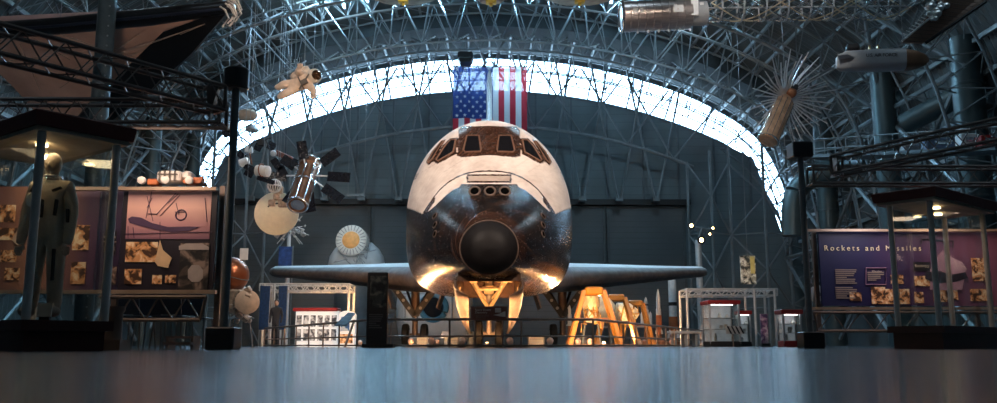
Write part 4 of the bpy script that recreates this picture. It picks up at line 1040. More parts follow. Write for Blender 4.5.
# speaker and square sign hung on the vault
p = at(465.5, 58, 57); t = thing('hanging_speaker', 'dark loudspeaker cluster hanging under the roof above the flag stars', 'speaker', p)
mb = MB().loft([[p + Vector((sx * w, sy * .5, z)) for sx, sy in ((-1, -1), (1, -1), (1, 1), (-1, 1))] for z, w in ((-.42, .35), (-.15, .52), (.2, .52), (.3, .4))], True, True); mb.build('cabinet', black, t, smooth=False)
MB().path([p + Vector((-.4, -.52, -.1)), p + Vector((0, -.56, -.15)), p + Vector((.4, -.52, -.1))], .03).build('grille_bar', steel_d, t); cable(t, p + Vector((0, 0, .4)))
def roof_sign(px, py, Y, s, label):
    p = at(px, py, Y); t = thing('bay_sign', label, 'sign', p)
    MB().box(p, (1.1, .08, .55)).build('board', mat('sign_dark', (.02, .02, .02), .5), t, smooth=False)
    mb = MB()
    for sx in (-.27, .27):
        P = [p + Vector((sx + a, -.06, b)) for a, b in ((-.17, -.17), (.17, -.17), (.17, .17), (-.17, .17))]; mb.path(P + [P[0]], .03, 4)
        mb.tube(p + Vector((sx - .06, -.06, 0)), p + Vector((sx + .06, -.06, 0)), .03)
    P = [p + Vector((a, -.06, b)) for a, b in ((-.53, -.25), (.53, -.25), (.53, .25), (-.53, .25))]; mb.path(P + [P[0]], .02, 4)
    mb.build('characters', mat('sign_white', (.7, .7, .7), .5), t); MB().tube(p + Vector((0, 0, .25)), (p.x, p.y, roof_z(p.x) - .3), .02).build('hanging_rod', steel, t)
roof_sign(466, 30.5, 56.8, 'B', 'small dark sign with pale characters under the roof, above the flag')
roof_sign(264, 15, 50, 'B', 'small dark sign with pale characters in the roof trusses at upper left')
roof_sign(293, 60, 54, 'B', 'small dark sign with pale characters hanging above the floating astronaut')
# ---- floating astronaut
AY = 34.
ast = thing('astronaut', 'person in a bulky cream spacesuit floating on cables below the roof trusses', 'person', at(297, 84, AY))
asm = mat('spacesuit_cream', (.72, .54, .42), .75, 0, .12, 6, .4, 8)
def A(px, py, dy=0.): return at(px, py, AY + dy)
jo = {'pel': (A(295, 86), .27), 'wai': (A(300, 83.5), .28), 'che': (A(305, 80.5, -.05), .32), 'nec': (A(310, 77.5, -.1), .17),
      'sl': (A(303, 74, -.1), .19), 'el': (A(297, 72.5, -.35), .155), 'wl': (A(299.5, 69.5, -.6), .12), 'sr': (A(308.5, 85, -.1), .19), 'er': (A(313.5, 90.5, -.3), .155), 'wr': (A(313, 95, -.5), .12),
      'hl': (A(290, 84.5, .1), .21), 'kl': (A(284, 84, -.1), .185), 'al': (A(277.5, 88, .15), .14), 'tl': (A(276, 84.8, .15), .10),
      'hr': (A(292, 90, 0), .21), 'kr': (A(286.5, 93, -.2), .185), 'ar': (A(280, 96.5, .05), .14), 'tr': (A(278.8, 99.8, .05), .10)}
ed = [('pel', 'wai'), ('wai', 'che'), ('che', 'nec'), ('che', 'sl'), ('sl', 'el'), ('el', 'wl'), ('che', 'sr'), ('sr', 'er'), ('er', 'wr'), ('pel', 'hl'), ('hl', 'kl'), ('kl', 'al'), ('al', 'tl'), ('pel', 'hr'), ('hr', 'kr'), ('kr', 'ar'), ('ar', 'tr')]
skin_body('suit_body', jo, ed, asm, ast)
h = A(314.5, 76, -.1); MB().sphere(h, .30, (1, 1, 1), 24, 16).build('helmet', mat('helmet_shell', (.70, .60, .50), .35), ast)
MB().sphere(h + Vector((.10, -.14, -.01)), .22, (1, 1, .95), 20, 14).build('visor', mat('visor_gold', (.12, .06, .03), .12, .7), ast)
bp_ = A(303, 78, .35); MB().bevbox(bp_, (.85, .4, .75), .08, Matrix.Rotation(-.55, 3, 'Y')).build('life_support_pack', asm, ast)
mb = MB()
for a, b in (((299, 89.5, -.33), (309, 74, -.34)), ((304, 89, -.34), (298, 77, -.33))): mb.beam(A(*a), A(*b), .07, .05)
mb.box(A(304, 82, -.36), (.28, .12, .2), Euler((0, -.5, 0))); mb.build('harness', mat('harness_dark', (.10, .08, .07), .6), ast)
mb = MB()
for wx, wy, dd in ((299.5, 69.5, -.6), (313, 95, -.5)):
    c = A(wx, wy, dd); dn = Vector((.25, -.6, .75 if wy < 80 else -.75)).normalized(); sd = Vector((1, 0, 0))
    for i in range(4):
        r0 = c + sd * (i - 1.5) * .055 + dn * .05; mb.path([r0, r0 + dn * .12, r0 + dn * (.17 + .02 * (i in (1, 2))) + Vector((0, -.05, 0))], [.034, .030, .024], 6)
    r0 = c + sd * .11; mb.path([r0, r0 + dn * .06 + sd * .06, r0 + dn * .12 + sd * .07], [.036, .030, .024], 6)
mb.build('glove_fingers', asm, ast)
cable(ast, A(304, 76, .3)); cable(ast, A(290, 85, .2))
# ---- satellite with eight black paddles
SY = 38.
sat = thing('satellite', 'brown and silver cylinder satellite ringed by eight black solar paddles', 'satellite', at(305, 185, SY))
a, b = at(297.5, 205, SY - 1.0), at(310, 164, SY + .8); dr = (b - a).normalized(); Ls = (b - a).length
MB().lathe(a, dr, [(0, .30), (.02, .42), (.08, .46), (.4, .46), (.42, .42), (Ls * .85, .42), (Ls * .88, .50), (Ls, .48)], 20).build('body', mat('sat_brown', (.20, .095, .05), .35, .6, .3, 6, .3, 8), sat)
mb = MB(); mb.torus(a, dr, .43, .05); mb.lathe(a - dr * .02, dr, [(0, .16), (.02, .3)], 20)
for k in range(8):
    u_, v_ = basis(dr)[1:]; o_ = (u_ * math.cos(k * PI / 4) + v_ * math.sin(k * PI / 4)) * .47; mb.tube(a + o_, b + o_, .03, n=6)
mb.torus(b, dr, .5, .05); mb.torus(a + dr * (Ls * .5), dr, .46, .03); mb.build('silver_frame', chrome, sat)
c0 = a.lerp(b, .72)
for i, (px, py, l, dd) in enumerate(((301, 141, 1, 0), (338, 151, 1, .2), (350, 177.5, 1, 0), (342, 200, 1, -.3), (311, 212, 1, -.5), (286, 203, 1, -.4), (264, 177, 1, 0), (282, 158, 1, .3))):
    e = at(px, py, SY + dd); d_ = (e - c0); m1 = c0 + d_ * .48; sdv = d_.normalized().cross(Vector((0, 1, 0))).normalized() * .22
    o = MB().tube(c0 + d_ * .15, m1, .035).build('paddle_arm', white, sat)
    MB().slab([m1 - sdv, m1 + sdv, e + sdv, e - sdv], (0, .06, 0)).build('paddle', panelb, o, smooth=False)
cable(sat, b)
# ---- small hanging satellites at upper left
def hangsat(px, py, Y, label, parts, name='satellite', cat='satellite', cab=True, sc=.62):
    p = at(px, py, Y); t = thing(name, label, cat, p)
    for nm, f, m in parts:
        mb = MB(); f(mb, p); mb.v = [tuple(p + (Vector(q) - p) * sc) for q in mb.v]
        if nm == 'solar_panel':
            for k in range(0, len(mb.v), 8):
                one = MB(); one.add(mb.v[k:k + 8], mb.f[:6]); one.build(nm, m, t, smooth=False)
        else: mb.build(nm, m, t)
    if cab: cable(t, p)
    return t
V = Vector
hangsat(247, 115, 44, 'tan rounded satellite hanging beside the left pole head, against the bright window', [('body', lambda m, p: m.sphere(p, .7, (1.3, .8, .75)), mat('sat_tan', (.35, .28, .22), .6)), ('antenna', lambda m, p: [m.tube(p, p + V((a, -.2, b)), .03) for a, b in ((-1.2, .3), (1.3, .5), (.2, -1))], chrome)])
hangsat(226, 127, 43, 'grey boxy satellite just left of the left pole, in front of the window', [('body', lambda m, p: m.bevbox(p, (.8, .7, .6), .1), greym), ('solar_panel', lambda m, p: [m.box(p + V((-.75, 0, .25)), (.8, .05, .6), Euler((0, .5, 0))), m.box(p + V((.2, 0, -.5)), (.9, .05, .6), Euler((0, -.4, 0)))], panelb)])
hangsat(252, 128, 45, 'small grey domed satellite below the tan rounded satellite', [('body', lambda m, p: m.lathe(p - V((0, 0, .3)), (0, 0, 1), [(0, .5), (.1, .6), (.4, .45), (.6, .1)], 16), greym), ('antenna', lambda m, p: [m.tube(p, p + V((0, 0, -.9)), .04)], chrome)])
hangsat(261, 143, 40, 'dark spidery satellite with bent struts near the arched window edge', [('body', lambda m, p: m.bevbox(p, (.5, .5, .6), .08), black), ('antenna', lambda m, p: [m.path([p, p + V((a * .5, 0, .3)), p + V((a, 0, b))], .045) for a, b in ((-.9, -.5), (.7, -.6), (-.5, .9), (.15, 1.5), (.8, .4))], black)])
hangsat(249, 150, 43, 'cluttered white and black satellite beside the left pole shaft', [('body', lambda m, p: m.bevbox(p, (.6, .5, .5), .06), white), ('solar_panel', lambda m, p: [m.box(p + V((.75, -.1, .2)), (.6, .05, .6), Euler((0, .4, 0))), m.box(p + V((-.6, 0, -.45)), (.7, .05, .5), Euler((0, .7, 0)))], panelb), ('antenna', lambda m, p: [m.tube(p, p + V((.3, 0, -1.2)), .05), m.tube(p, p + V((-.6, 0, .8)), .05)], cop)])
hangsat(244, 162, 40, 'small black and white probe hanging low beside the left pole', [('body', lambda m, p: m.lathe(p, (1, 0, .4), [(-.4, .1), (-.3, .3), (.3, .3), (.4, .15)], 14), white), ('solar_panel', lambda m, p: [m.box(p + V((.5, -.1, -.5)), (.9, .05, .45), Euler((0, .5, 0)))], panelb)])
hangsat(284, 156, 41, 'reddish bar-shaped probe with black square panels left of the paddle satellite', [('body', lambda m, p: m.bevbox(p, (1.5, .35, .4), .05, Matrix.Rotation(.42, 3, 'Y')), mat('probe_red', (.28, .09, .06), .5, .2, .2, 5)), ('solar_panel', lambda m, p: [m.box(p + V((-.95, -.2, .75)), (.62, .05, .62), Euler((0, .45, 0))), m.box(p + V((1., -.2, -.5)), (.6, .05, .4), Euler((0, .4, 0)))], panelb), ('dish', lambda m, p: m.sphere(p + V((-.75, -.3, .15)), .25), white)])
hangsat(263, 171, 35.6, 'white drum satellite with tilted black panels above the ribbed ball', [('body', lambda m, p: m.lathe(p, (1, -.3, -.15), [(-.5, .25), (-.45, .38), (.4, .38), (.5, .2)], 18), white), ('solar_panel', lambda m, p: [m.box(p + V((.9, 0, .45)), (.5, .05, .9), Euler((0, -.6, 0))), m.box(p + V((1.3, 0, .0)), (.5, .05, .7), Euler((0, -.5, 0))), m.box(p + V((-.9, 0, -.1)), (.6, .05, .6), Euler((0, .5, 0))), m.box(p + V((.2, 0, -.62)), (1.2, .05, .3), Euler((0, .3, 0)))], panelb), ('antenna', lambda m, p: [m.torus(p + V((0, -.3, 0)), (1, -.3, 0), .42, .04)], cop)])
def ribs(m, p):
    for k in range(8):
        a = k * PI / 8; m.torus(p, (math.cos(a), math.sin(a), 0), .46, .035, 24, 5)
    m.torus(p, (0, 0, 1), .46, .05)
hangsat(274.5, 186, 36, 'ball-shaped satellite with white ribs hanging above the cream disc', [('ball', lambda m, p: m.sphere(p, .42), mat('ball_grey', (.12, .12, .13), .4, .4)), ('rib', ribs, white)])
# ---- cream disc on the far wall side
dp = at(275.5, 213, 40)
t = thing('antenna_dish', 'large round cream disc hanging in front of the dark lattice', 'dish', dp)
MB().lathe(dp + V((0, .2, 0)), (.12, -1, -.05), [(-.25, .3), (-.05, 1.0), (0, 1.02), (.05, 1.0), (.12, .5), (.14, .1)], 48).build('disc', cream, t); cable(t, dp + V((0, .1, .95)))
mp = at(285, 212, 38.5); t = thing('probe', 'jointed space probe with small gold and white boxes in front of the cream disc edge', 'space probe', at(283, 205, 38.5))
mb = MB()
for px, py, s in ((279, 190, .35), (277, 197, .3), (283, 203, .4), (272, 203, .3), (290, 198, .25)): mb.bevbox(at(px, py, 38.5), (s, s * .8, s), .04)
mb.build('instrument_box', foil, t); mb = MB()
for a_, b_ in (((276, 190), (283, 206)), ((270, 204), (284, 203)), ((283, 203), (292, 190)), ((277, 197), (268, 207))): mb.tube(at(*a_, 38.5), at(*b_, 38.5), .035)
mb.build('strut', chrome, t); cable(t, at(279, 190, 38.5))
# mast with spiky top
x = gx(285, 54); zc = at(285, 229, 54).z
t = thing('mast_probe', 'spiky probe clustered on a white mast beside the blue banner', 'space probe', (x, 54, 0))
MB().tube((x, 54, 0), (x, 54, zc), .18, .1, n=12).build('mast', white, t)
mb = MB(); rr = random.Random(5)
for i in range(26):
    d = V((rr.uniform(-1, 1), rr.uniform(-.6, .6), rr.uniform(-.8, 1))).normalized(); mb.tube((x, 54, zc), V((x, 54, zc)) + d * rr.uniform(.6, 1.3), .03); mb.bevbox(V((x, 54, zc)) + d * rr.uniform(.3, 1.1), (rr.uniform(.1, .3), .15, rr.uniform(.1, .3)), .02, Euler((rr.random(), rr.random(), rr.random())).to_matrix())
mb.build('boom_cluster', mat('probe_pale', (.55, .52, .48), .4, .4), t)
bnp = at(285, 262, 53.4); t = thing('banner', 'small vertical blue banner on the white mast behind the left wing', 'banner', (bnp.x, 53.4, 0))
MB().box(bnp, (.8, .05, 1.9)).build('banner_sheet', mat('banner_blue', (.03, .07, .22), .6, 0, .4, 4), t, smooth=False); MB().tube((bnp.x + .45, 53.4, 0), (bnp.x + .45, 53.4, bnp.z + 1.), .04).build('pole', steel, t)
# ---- copper sphere, foil lander, blue panel
cs = at(231, 275, 27.5); t = thing('copper_sphere', 'glossy brown copper sphere satellite right of the left pole base', 'satellite', (cs.x, 27.5, 0))
MB().sphere(cs, .56, nu=32, nv=20).build('ball', cop, t); mb = MB().torus(cs, (.3, -.1, 1), .565, .015, 40, 5); mb.tube((cs.x, 27.5, 0), (cs.x, 27.5, cs.z - .5), .05); mb.tube(cs + V((.1, -.5, .1)), cs + V((.0, -.6, -.5)), .025); mb.build('stand', steel, t)
gp = at(243, 303, 27); t = thing('foil_satellite', 'crinkled gold and silver satellite with round pink dish beneath the copper sphere', 'satellite', (gp.x, 27, 0))
mb = MB(); rr = random.Random(11)
mb.bevbox(at(238, 302, 27), (.55, .5, .75), .06)
for i in range(22):
    q = at(rr.uniform(231, 251), rr.uniform(290, 320), 26.8 + rr.uniform(-.3, .3)); mb.bevbox(q, (rr.uniform(.08, .2),) * 3, .02, Euler((rr.random(), rr.random(), rr.random())).to_matrix())
mb.build('foil_body', foil, t); q = at(247, 302, 26.6); MB().lathe(q, (.4, -1, .1), [(0, .1), (.02, .36), (.05, .37), (.12, .2)], 24).build('dish', mat('dish_pink', (.75, .52, .36), .5), t)
mb = MB()
for sx in (-.35, .35): mb.tube((gp.x + sx, 27, 0), (gp.x + sx * .5, 27, gp.z - .2), .03)
mb.tube(at(228, 318, 26.8), at(254, 318, 26.8), .025); mb.build('leg_frame', chrome, t)
for px, w, l in ((263, 6, 'tall blue solar cell panel standing right of the foil satellite'), (281, 5, 'narrow blue display panel standing between white gantry posts')):
    x = gx(px, 31.6); zt = at(px, 286, 31.6).z
    t = thing('solar_panel_display', l, 'panel', (x, 31, 0)); ww = w * 31 / F * 1.6
    MB().box((x, 31.6, zt / 2 + .3), (ww, .06, zt - .6)).build('cell_panel', solarb, t, smooth=False)
    MB().path([(x - ww / 2, 31.6, 0), (x - ww / 2, 31.6, zt), (x + ww / 2, 31.6, zt), (x + ww / 2, 31.6, 0)], .025).build('frame', steel, t)
# white hanging cards on the left lattice
for px, py, Y, l in ((244, 254, 30, 'small white card hung above the copper sphere'), ):
    p = at(px, py, Y); t = thing('hanging_card', l, 'sign', p); MB().box(p, (.28, .03, .40)).build('card', white, t, smooth=False); cable(t, p)
# ---- capsule with orange hatch
cp = at(353, 255, 56)
t = thing('space_capsule', 'white bell-shaped space capsule with ribbed collar and round orange hatch', 'space capsule', (cp.x, 56, 0))
z0 = at(353, 266, 56).z
MB().lathe((cp.x + .1, 57.0, z0 - .1), (0, 0, 1), [(0, 1.80), (.3, 1.85), (.8, 1.75), (1.3, 1.45), (1.7, 1.0), (1.9, .4)], 32).build('hull', lightgrey, t)
hc = at(351.5, 239, 54.7); hd = V((-.05, -1, .12)).normalized()
MB().lathe(hc + V((0, 1.6, -.2)), hd, [(0, .95), (.9, 1.0), (1.3, 1.0), (1.38, .9), (1.4, .7)], 32).build('collar', mat('capsule_white', (.68, .65, .60), .5, 0, .1, 3, .3, 8), t)
mb = MB(); u_, v_ = basis(hd)[1:]
for k in range(24):
    o_ = u_ * math.cos(k * PI / 12) + v_ * math.sin(k * PI / 12); c = hc + V((0, 1.6, -.2)) + hd * 1.39; mb.tube(c + o_ * .62, c + o_ * .96, .03, n=5)
mb.torus(hc + V((0, 1.6, -.2)) + hd * .6, hd, 1.01, .05); mb.build('collar_rib', mat('rib_grey', (.30, .28, .27), .5), t)
c = hc + V((0, 1.6, -.2)) + hd * 1.4; MB().lathe(c, hd, [(0, .56), (.05, .54), (.12, .4), (.15, .1)], 28).build('hatch', mat('hatch_orange', (.85, .40, .12), .5, 0, .12, 5), t)
mb = MB(); rr = random.Random(3)
for i in range(14): q = at(rr.uniform(336, 370), rr.uniform(250, 263), 54.9); mb.path([q, q + V((rr.uniform(-.4, .4), 0, rr.uniform(-.3, .5))), q + V((rr.uniform(-.7, .7), .1, rr.uniform(-.2, .5)))], .035, 5)
mb.build('cable_loom', greym, t)
MB().lathe((cp.x - .1, 57, 0), (0, 0, 1), [(0, 1.4), (.3, 1.2), (z0 - .4, 1.2), (z0 - .15, 1.7)], 20).build('stand', steel_d, t)
p = at(356, 195, 56); t = thing('hanging_bar_light', 'thin pale bar hung on two wires above the capsule', 'light fitting', p); MB().beam(at(347, 195, 56), at(365, 195, 56), .12, .14).build('hanging_bar', steel, t, smooth=False)
for px in (348, 364): cable(t, at(px, 195, 56))
# ---- white gantry frames with truss tops
def gantry(px0, px1, y0, y1, Y, label, posts):
    a, b = at(px0, (y0 + y1) / 2, Y), at(px1, (y0 + y1) / 2, Y); zt = at(px0, y0, Y).z; zb = at(px0, y1, Y).z
    t = thing('white_gantry', label, 'gantry', ((a.x + b.x) / 2, Y, 0)); gm = mat('gantry_white', (.55, .56, .56), .4, .3)
    mb = MB(); zc = (zt + zb) / 2; lattice(mb, (a.x, Y, zc), (b.x, Y, zc), 1.2, zt - zb, 16, .035, .022); mb.build('truss_top', gm, t)
    for px in posts:
        x = gx(px, Y)
        for dy in (-.6, .6): MB().tube((x, Y + dy, 0), (x, Y + dy, zt), .05, n=8).build('post', gm, t)
    return t
gantry(264, 352, 285, 291.5, 33, 'white gantry frame with truss top standing under the left wing', (266, 276, 350))
gantry(684, 772, 290, 296, 33, 'white gantry frame with truss top standing right of the rocket models', (685, 772, 752))
# ---- picture kiosk
KY = 31
def block(px0, py0, px1, Y, d=.5):
    a = at(px0, py0, Y); b = at(px1, py0, Y); return (a.x + b.x) / 2, b.x - a.x, a.z
x, w, h = block(296, 311, 338, KY)
t = thing('picture_kiosk', 'white kiosk covered in framed pictures with a red top under the left wing', 'kiosk', (x, KY, 0))
MB().box((x, KY + .3, h / 2), (w, .6, h)).build('body', mat('kiosk_white_glow', (.80, .80, .78), .5, emit=(.9, .95, 1), estr=.35), t, smooth=False)  # faint emission makes the kiosk body glow, though it is no lamp
MB().bevbox((x - .05, KY + .3, h + .05), (w + .1, .75, .12), .02).build('red_top', redm, t, smooth=False)
for i in range(6):
    for j in range(2):
        cx = x - w / 2 + w * (i + .5) / 6; cz = h * (.72 if j == 0 else .33)
        MB().box((cx, KY - .01, cz), (w / 6 * .72, .03, h * .32)).build('photo_print', photo_mat('kiosk_photo_%d' % (i * 2 + j), (.05, .06, .08), (.35, .37, .40), (.75, .78, .8), 5 + i, i * 2.3 + j), t, smooth=False)
x, w, h = block(339, 310, 355, KY - .6)
t = thing('arched_kiosk', 'white arched display pillar with a blue picture right of the picture kiosk', 'kiosk', (x, KY - .6, 0)); Y = KY - .6
pts = [(-w / 2, 0), (w / 2, 0), (w / 2, h * .86)] + [(w / 2 * math.cos(a), h * .86 + h * .12 * math.sin(a)) for a in np.linspace(.2, PI - .2, 9)] + [(-w / 2, h * .86)]
MB().slab([(x + a, Y, b) for a, b in pts], (0, .4, 0)).build('body', mat('kiosk_white_glow', (0, 0, 0)), t, smooth=False)
MB().box((x - .05, Y - .01, h * .62), (w * .55, .03, h * .4)).build('photo_print', photo_mat('blue_picture', (.02, .10, .30), (.08, .25, .5), (.5, .6, .7), 5, 8), t, smooth=False)
MB().box((x, Y - .01, h * .22), (w * .8, .03, h * .25)).build('photo_print', sepia[0], t, smooth=False)
# slanted reading panel on the rail, left
p = at(345.5, 319, 20.2); t = thing('reading_rail', 'tilted blue reading panel rising above the left run of the rail', 'sign', (p.x, 20.2, 0))
MB().slab([at(334.5, 325, 19.9), at(346, 325.5, 19.9), at(355, 313, 20.5), at(348, 312.5, 20.5)], (0, .03, -.02)).build('panel', mat('reading_panel_blue', (.10, .19, .30), .4, 0, .3, 8), t, smooth=False); MB().tube((p.x, 20.2, 0), (p.x, 21.5, p.z), .03).build('leg', railm, t)
# dark totem with portrait
x, w, h = block(367.5, 272, 388, 18.9)
t = thing('information_totem', 'tall dark totem sign with a dim portrait before the left wing root', 'sign', (x, 18.9, 0))
MB().bevbox((x, 19.0, h / 2), (w, .14, h), .015).build('body', mat('totem_black', (.012, .012, .014), .35), t, smooth=False)
MB().box((x + .02, 18.92, h * .74), (w * .8, .01, h * .42)).build('photo_print', photo_mat('totem_picture', (.01, .012, .012), (.06, .065, .055), (.22, .20, .15), 5, 6), t, smooth=False)
mb = MB(); text_block(mb, V((x - w * .38, 18.92, h * .25)), X1, Z1, w * .7, h * .2, 7, 6); mb.build('small_print', mat('totem_print', (.10, .10, .10), .5), t, smooth=False)
MB().box((x + .05, 18.9, .04), (w * 1.5, .4, .08)).build('base_plate', black, t, smooth=False)
for px, py, l in ((391, 318, 'white label card hanging on the rail near the totem'),):
    p = at(px, py, 19.9); t = thing('label_card', l, 'sign', (p.x, 19.9, 0)); MB().box(p, (.14, .02, .2)).build('card', white, t, smooth=False); MB().tube((p.x, 19.93, 0), (p.x, 19.93, p.z), .012).build('stick', railm, t)
# ---- white module with round blue-rimmed window behind the left main gear
t = thing('habitat_module', 'large pale rounded space module with a round blue-rimmed window behind the main wheels', 'space module', (gx(432, 56), 56, 0))
xa, xb = gx(394, 54.5), gx(472, 54.5); zt = at(432, 282, 54.5).z; r = zt / 2 + .2
MB().lathe((xa, 56.2, r), (1, 0, 0), [(0, r * .4), (.15, r * .75), (.6, r * .97), (1.2, r), (xb - xa - 1.2, r), (xb - xa - .4, r * .92), (xb - xa, r * .6)], 40).build('hull', lightgrey, t)
wp = at(433.5, 307.5, 53.9); wd = V((0, -1, .12)).normalized(); mb = MB().torus(wp + V((0, 0, 0)), wd, .78, .17, 36, 10); mb.lathe(wp + V((0, .6, 0)), wd, [(0, .8), (.5, .85)], 30); mb.build('window_rim', mat('rim_blue', (.05, .16, .24), .4), t)
MB().lathe(wp + V((0, .02, 0)), wd, [(0, .62), (.04, .6)], 30).build('window_pane', mat('porthole_glass', (.01, .012, .015), .1), t)
mb = MB()
for px in (405, 452): mb.tube(at(px, 296, 54.0), at(px, 320, 53.9), .05)
for z in (.5, 3.2): mb.box(((xa + xb) / 2, 54.3, z), (xb - xa - 1, .08, .06))
mb.build('hull_seam', greym, t)
for px, l in ((446, 'pale grey slanted desk panel left of the nose wheels'), (471, 'pale slanted desk panel just behind the left nose wheel')):
    p = at(px, 334, 30); t = thing('desk_panel', l, 'display desk', (p.x, 30, 0)); MB().slab([at(px - 5, 336.5, 29.8), at(px + 4, 336.5, 29.8), at(px + 3, 331.5, 30.2), at(px - 4, 331.5, 30.2)], (0, .05, -.03)).build('desk_top', mat('desk_blue_grey', (.38, .45, .55), .4), t, smooth=False)
    MB().box((p.x, 30.1, p.z / 2 - .05), (.12, .12, p.z - .1)).build('leg', greym, t, smooth=False)
# low equipment cabinets under the shuttle
for i, (px, w, h, Y, l) in enumerate(((425, .5, .30, 27, 'low grey equipment box on the floor left of the nose wheels'), (456, .4, .28, 26, 'small dark grey box beside the left nose wheel'), (536, .5, .34, 27, 'low grey equipment box right of the nose wheels'), (582, .45, .4, 33, 'grey crate on the floor beside the yellow trestle foot'))):
    x = gx(px, Y); t = thing('equipment_box', l, 'box', (x, Y, 0)); MB().bevbox((x, Y, h / 2), (w, .4, h), .02).build('case_body', mat('case_dark_grey', (.10, .10, .10), .6), t, smooth=False); MB().box((x, Y - .21, h * .7), (w * .8, .02, .03)).build('handle', black, t, smooth=False)
# tall dark cone/cowl stand near left gear
x = gx(401.5, 36); t = thing('visitor_figure', 'person in dark clothes standing behind the left main wheels', 'person', (x, 36, 0))
def person(t, x, y, h, m, hm, sw=.02):
    s = h / 1.75
    def Q(a, b, c): return V((x + a * s, y + b * s, c * s))
    jo = {'p': (Q(0, 0, .95), (.15 * s, .11 * s)), 'c': (Q(0, 0, 1.30), (.18 * s, .11 * s)), 'n': (Q(0, 0, 1.47), .055 * s), 'sl': (Q(-.17, 0, 1.40), .065 * s), 'el': (Q(-.22, .03, 1.12), .05 * s), 'hl': (Q(-.20, -.08, .88), .035 * s),
          'sr': (Q(.17, 0, 1.40), .065 * s), 'er': (Q(.22, .03, 1.12), .05 * s), 'hr': (Q(.2, -.08, .88), .035 * s), 'kl': (Q(-.09, sw, .5), .07 * s), 'al': (Q(-.1, sw * 3, .07), .05 * s), 'tl': (Q(-.1, -.14, .04), .035 * s), 'kr': (Q(.09, -sw, .5), .07 * s), 'ar': (Q(.1, 0, .07), .05 * s), 'tr': (Q(.1, -.16, .04), .035 * s)}
    skin_body('clothed_body', jo, [('p', 'c'), ('c', 'n'), ('c', 'sl'), ('sl', 'el'), ('el', 'hl'), ('c', 'sr'), ('sr', 'er'), ('er', 'hr'), ('p', 'kl'), ('kl', 'al'), ('al', 'tl'), ('p', 'kr'), ('kr', 'ar'), ('ar', 'tr')], m, t)
    mb = MB().sphere(Q(0, 0, 1.63), .10 * s, (.8, .95, 1.2)); mb.sphere(Q(0, -.1, 1.61), .02 * s); mb.build('head', mat('skin_tone', (.45, .28, .2), .6), t)
    MB().sphere(Q(0, .02, 1.66), .108 * s, (.85, .95, 1.1)).build('hair', hm, t)
bpy.data.objects.remove(t)
cloth1 = mat('dark_clothes', (.02, .022, .03), .8); hairm = mat('dark_hair', (.02, .015, .01), .6)
# one visitor far back between gantry posts
x = gx(275, 30); t = thing('visitor', 'person in dark clothes standing under the left wing tip beside the gantry', 'person', (x, 30, 0)); person(t, x, 30, 1.6, cloth1, hairm)
# ---- yellow trestles holding an engine
ym = mat('trestle_yellow', (.42, .165, .008), .45, 0, .08, 3)
def trestle(pxc, ytop, pl_, pr, Y, label):
    zt = at(pxc, ytop, Y).z; x = gx(pxc, Y); xl_, xr_ = gx(pl_, Y), gx(pr, Y)
    t = thing('yellow_trestle', label, 'trestle', (x, Y, 0))
    MB().bevbox((x, Y, zt - .16), (.56, .5, .26), .05).build('top_beam', ym, t)
    for xe, sx in ((xl_, -1), (xr_, 1)):
        for dy in (-.45, .45):
            MB().beam((x + sx * .30, Y + dy * .4, zt - .15), (xe, Y + dy, .05), .08, .12).build('leg', ym, t, smooth=False)
    mb = MB(); mb.beam(((x * .45 + xl_ * .55), Y - .25, zt * .45), ((x * .45 + xr_ * .55), Y - .25, zt * .45), .06, .08); mb.beam((xl_, Y, .06), (xr_, Y, .06), .06, .08); mb.build('cross_bar', mat('bar_brown', (.22, .09, .03), .5), t, smooth=False)
    return t
trestle(594.5, 286, 569, 620, 27., 'largest yellow trestle, the nearest to the nose wheels')
trestle(617, 293.5, 596, 638, 31.5, 'middle yellow trestle, partly behind the largest one')
trestle(636, 299.5, 617, 652, 36., 'smallest yellow trestle, farthest right beside the rocket models')
t = thing('rocket_engine', 'cream and gold foil rocket engine slung under the largest yellow trestle', 'engine', (gx(592, 27.6), 27.6, 0))
c = at(591, 296, 27.6)
MB().lathe(c + V((0, 0, .1)), (0, 0, -1), [(0, .15), (.12, .26), (.4, .28), (.55, .20), (.7, .24), (.9, .22), (.95, .1)], 20).build('engine_body', mat('engine_cream', (.85, .72, .50), .5, .1, .25, 6, .5, 10), t)
mb = MB(); rr = random.Random(9)
for i in range(16): q = c + V((rr.uniform(-.28, .28), -.2, rr.uniform(-.9, .1))); mb.path([q, q + V((rr.uniform(-.2, .2), -.05, rr.uniform(-.3, .3))), q + V((rr.uniform(-.2, .2), 0, rr.uniform(-.3, .3)))], .025, 5)
mb.build('piping', goldf, t)
c2 = at(604, 307, 29.5); MB().lathe(c2 + V((-.6, 0, 0)), (1, .35, -.05), [(0, .30), (.1, .36), (.5, .40), (.8, .36), (1.0, .2), (1.05, .05)], 22).build('tank', mat('engine_cream', (0, 0, 0)), t)
for sx in (-.3, .3): MB().tube((c.x + sx, 27.6, 0), (c.x + sx * .6, 27.6, c.z - .7), .03).build('cradle_leg', steel, t)
MB().tube((c.x - .2, 27.6, c.z - .75), (c.x + .2, 27.6, c.z - .75), .04).build('cradle_bar', steel, t)
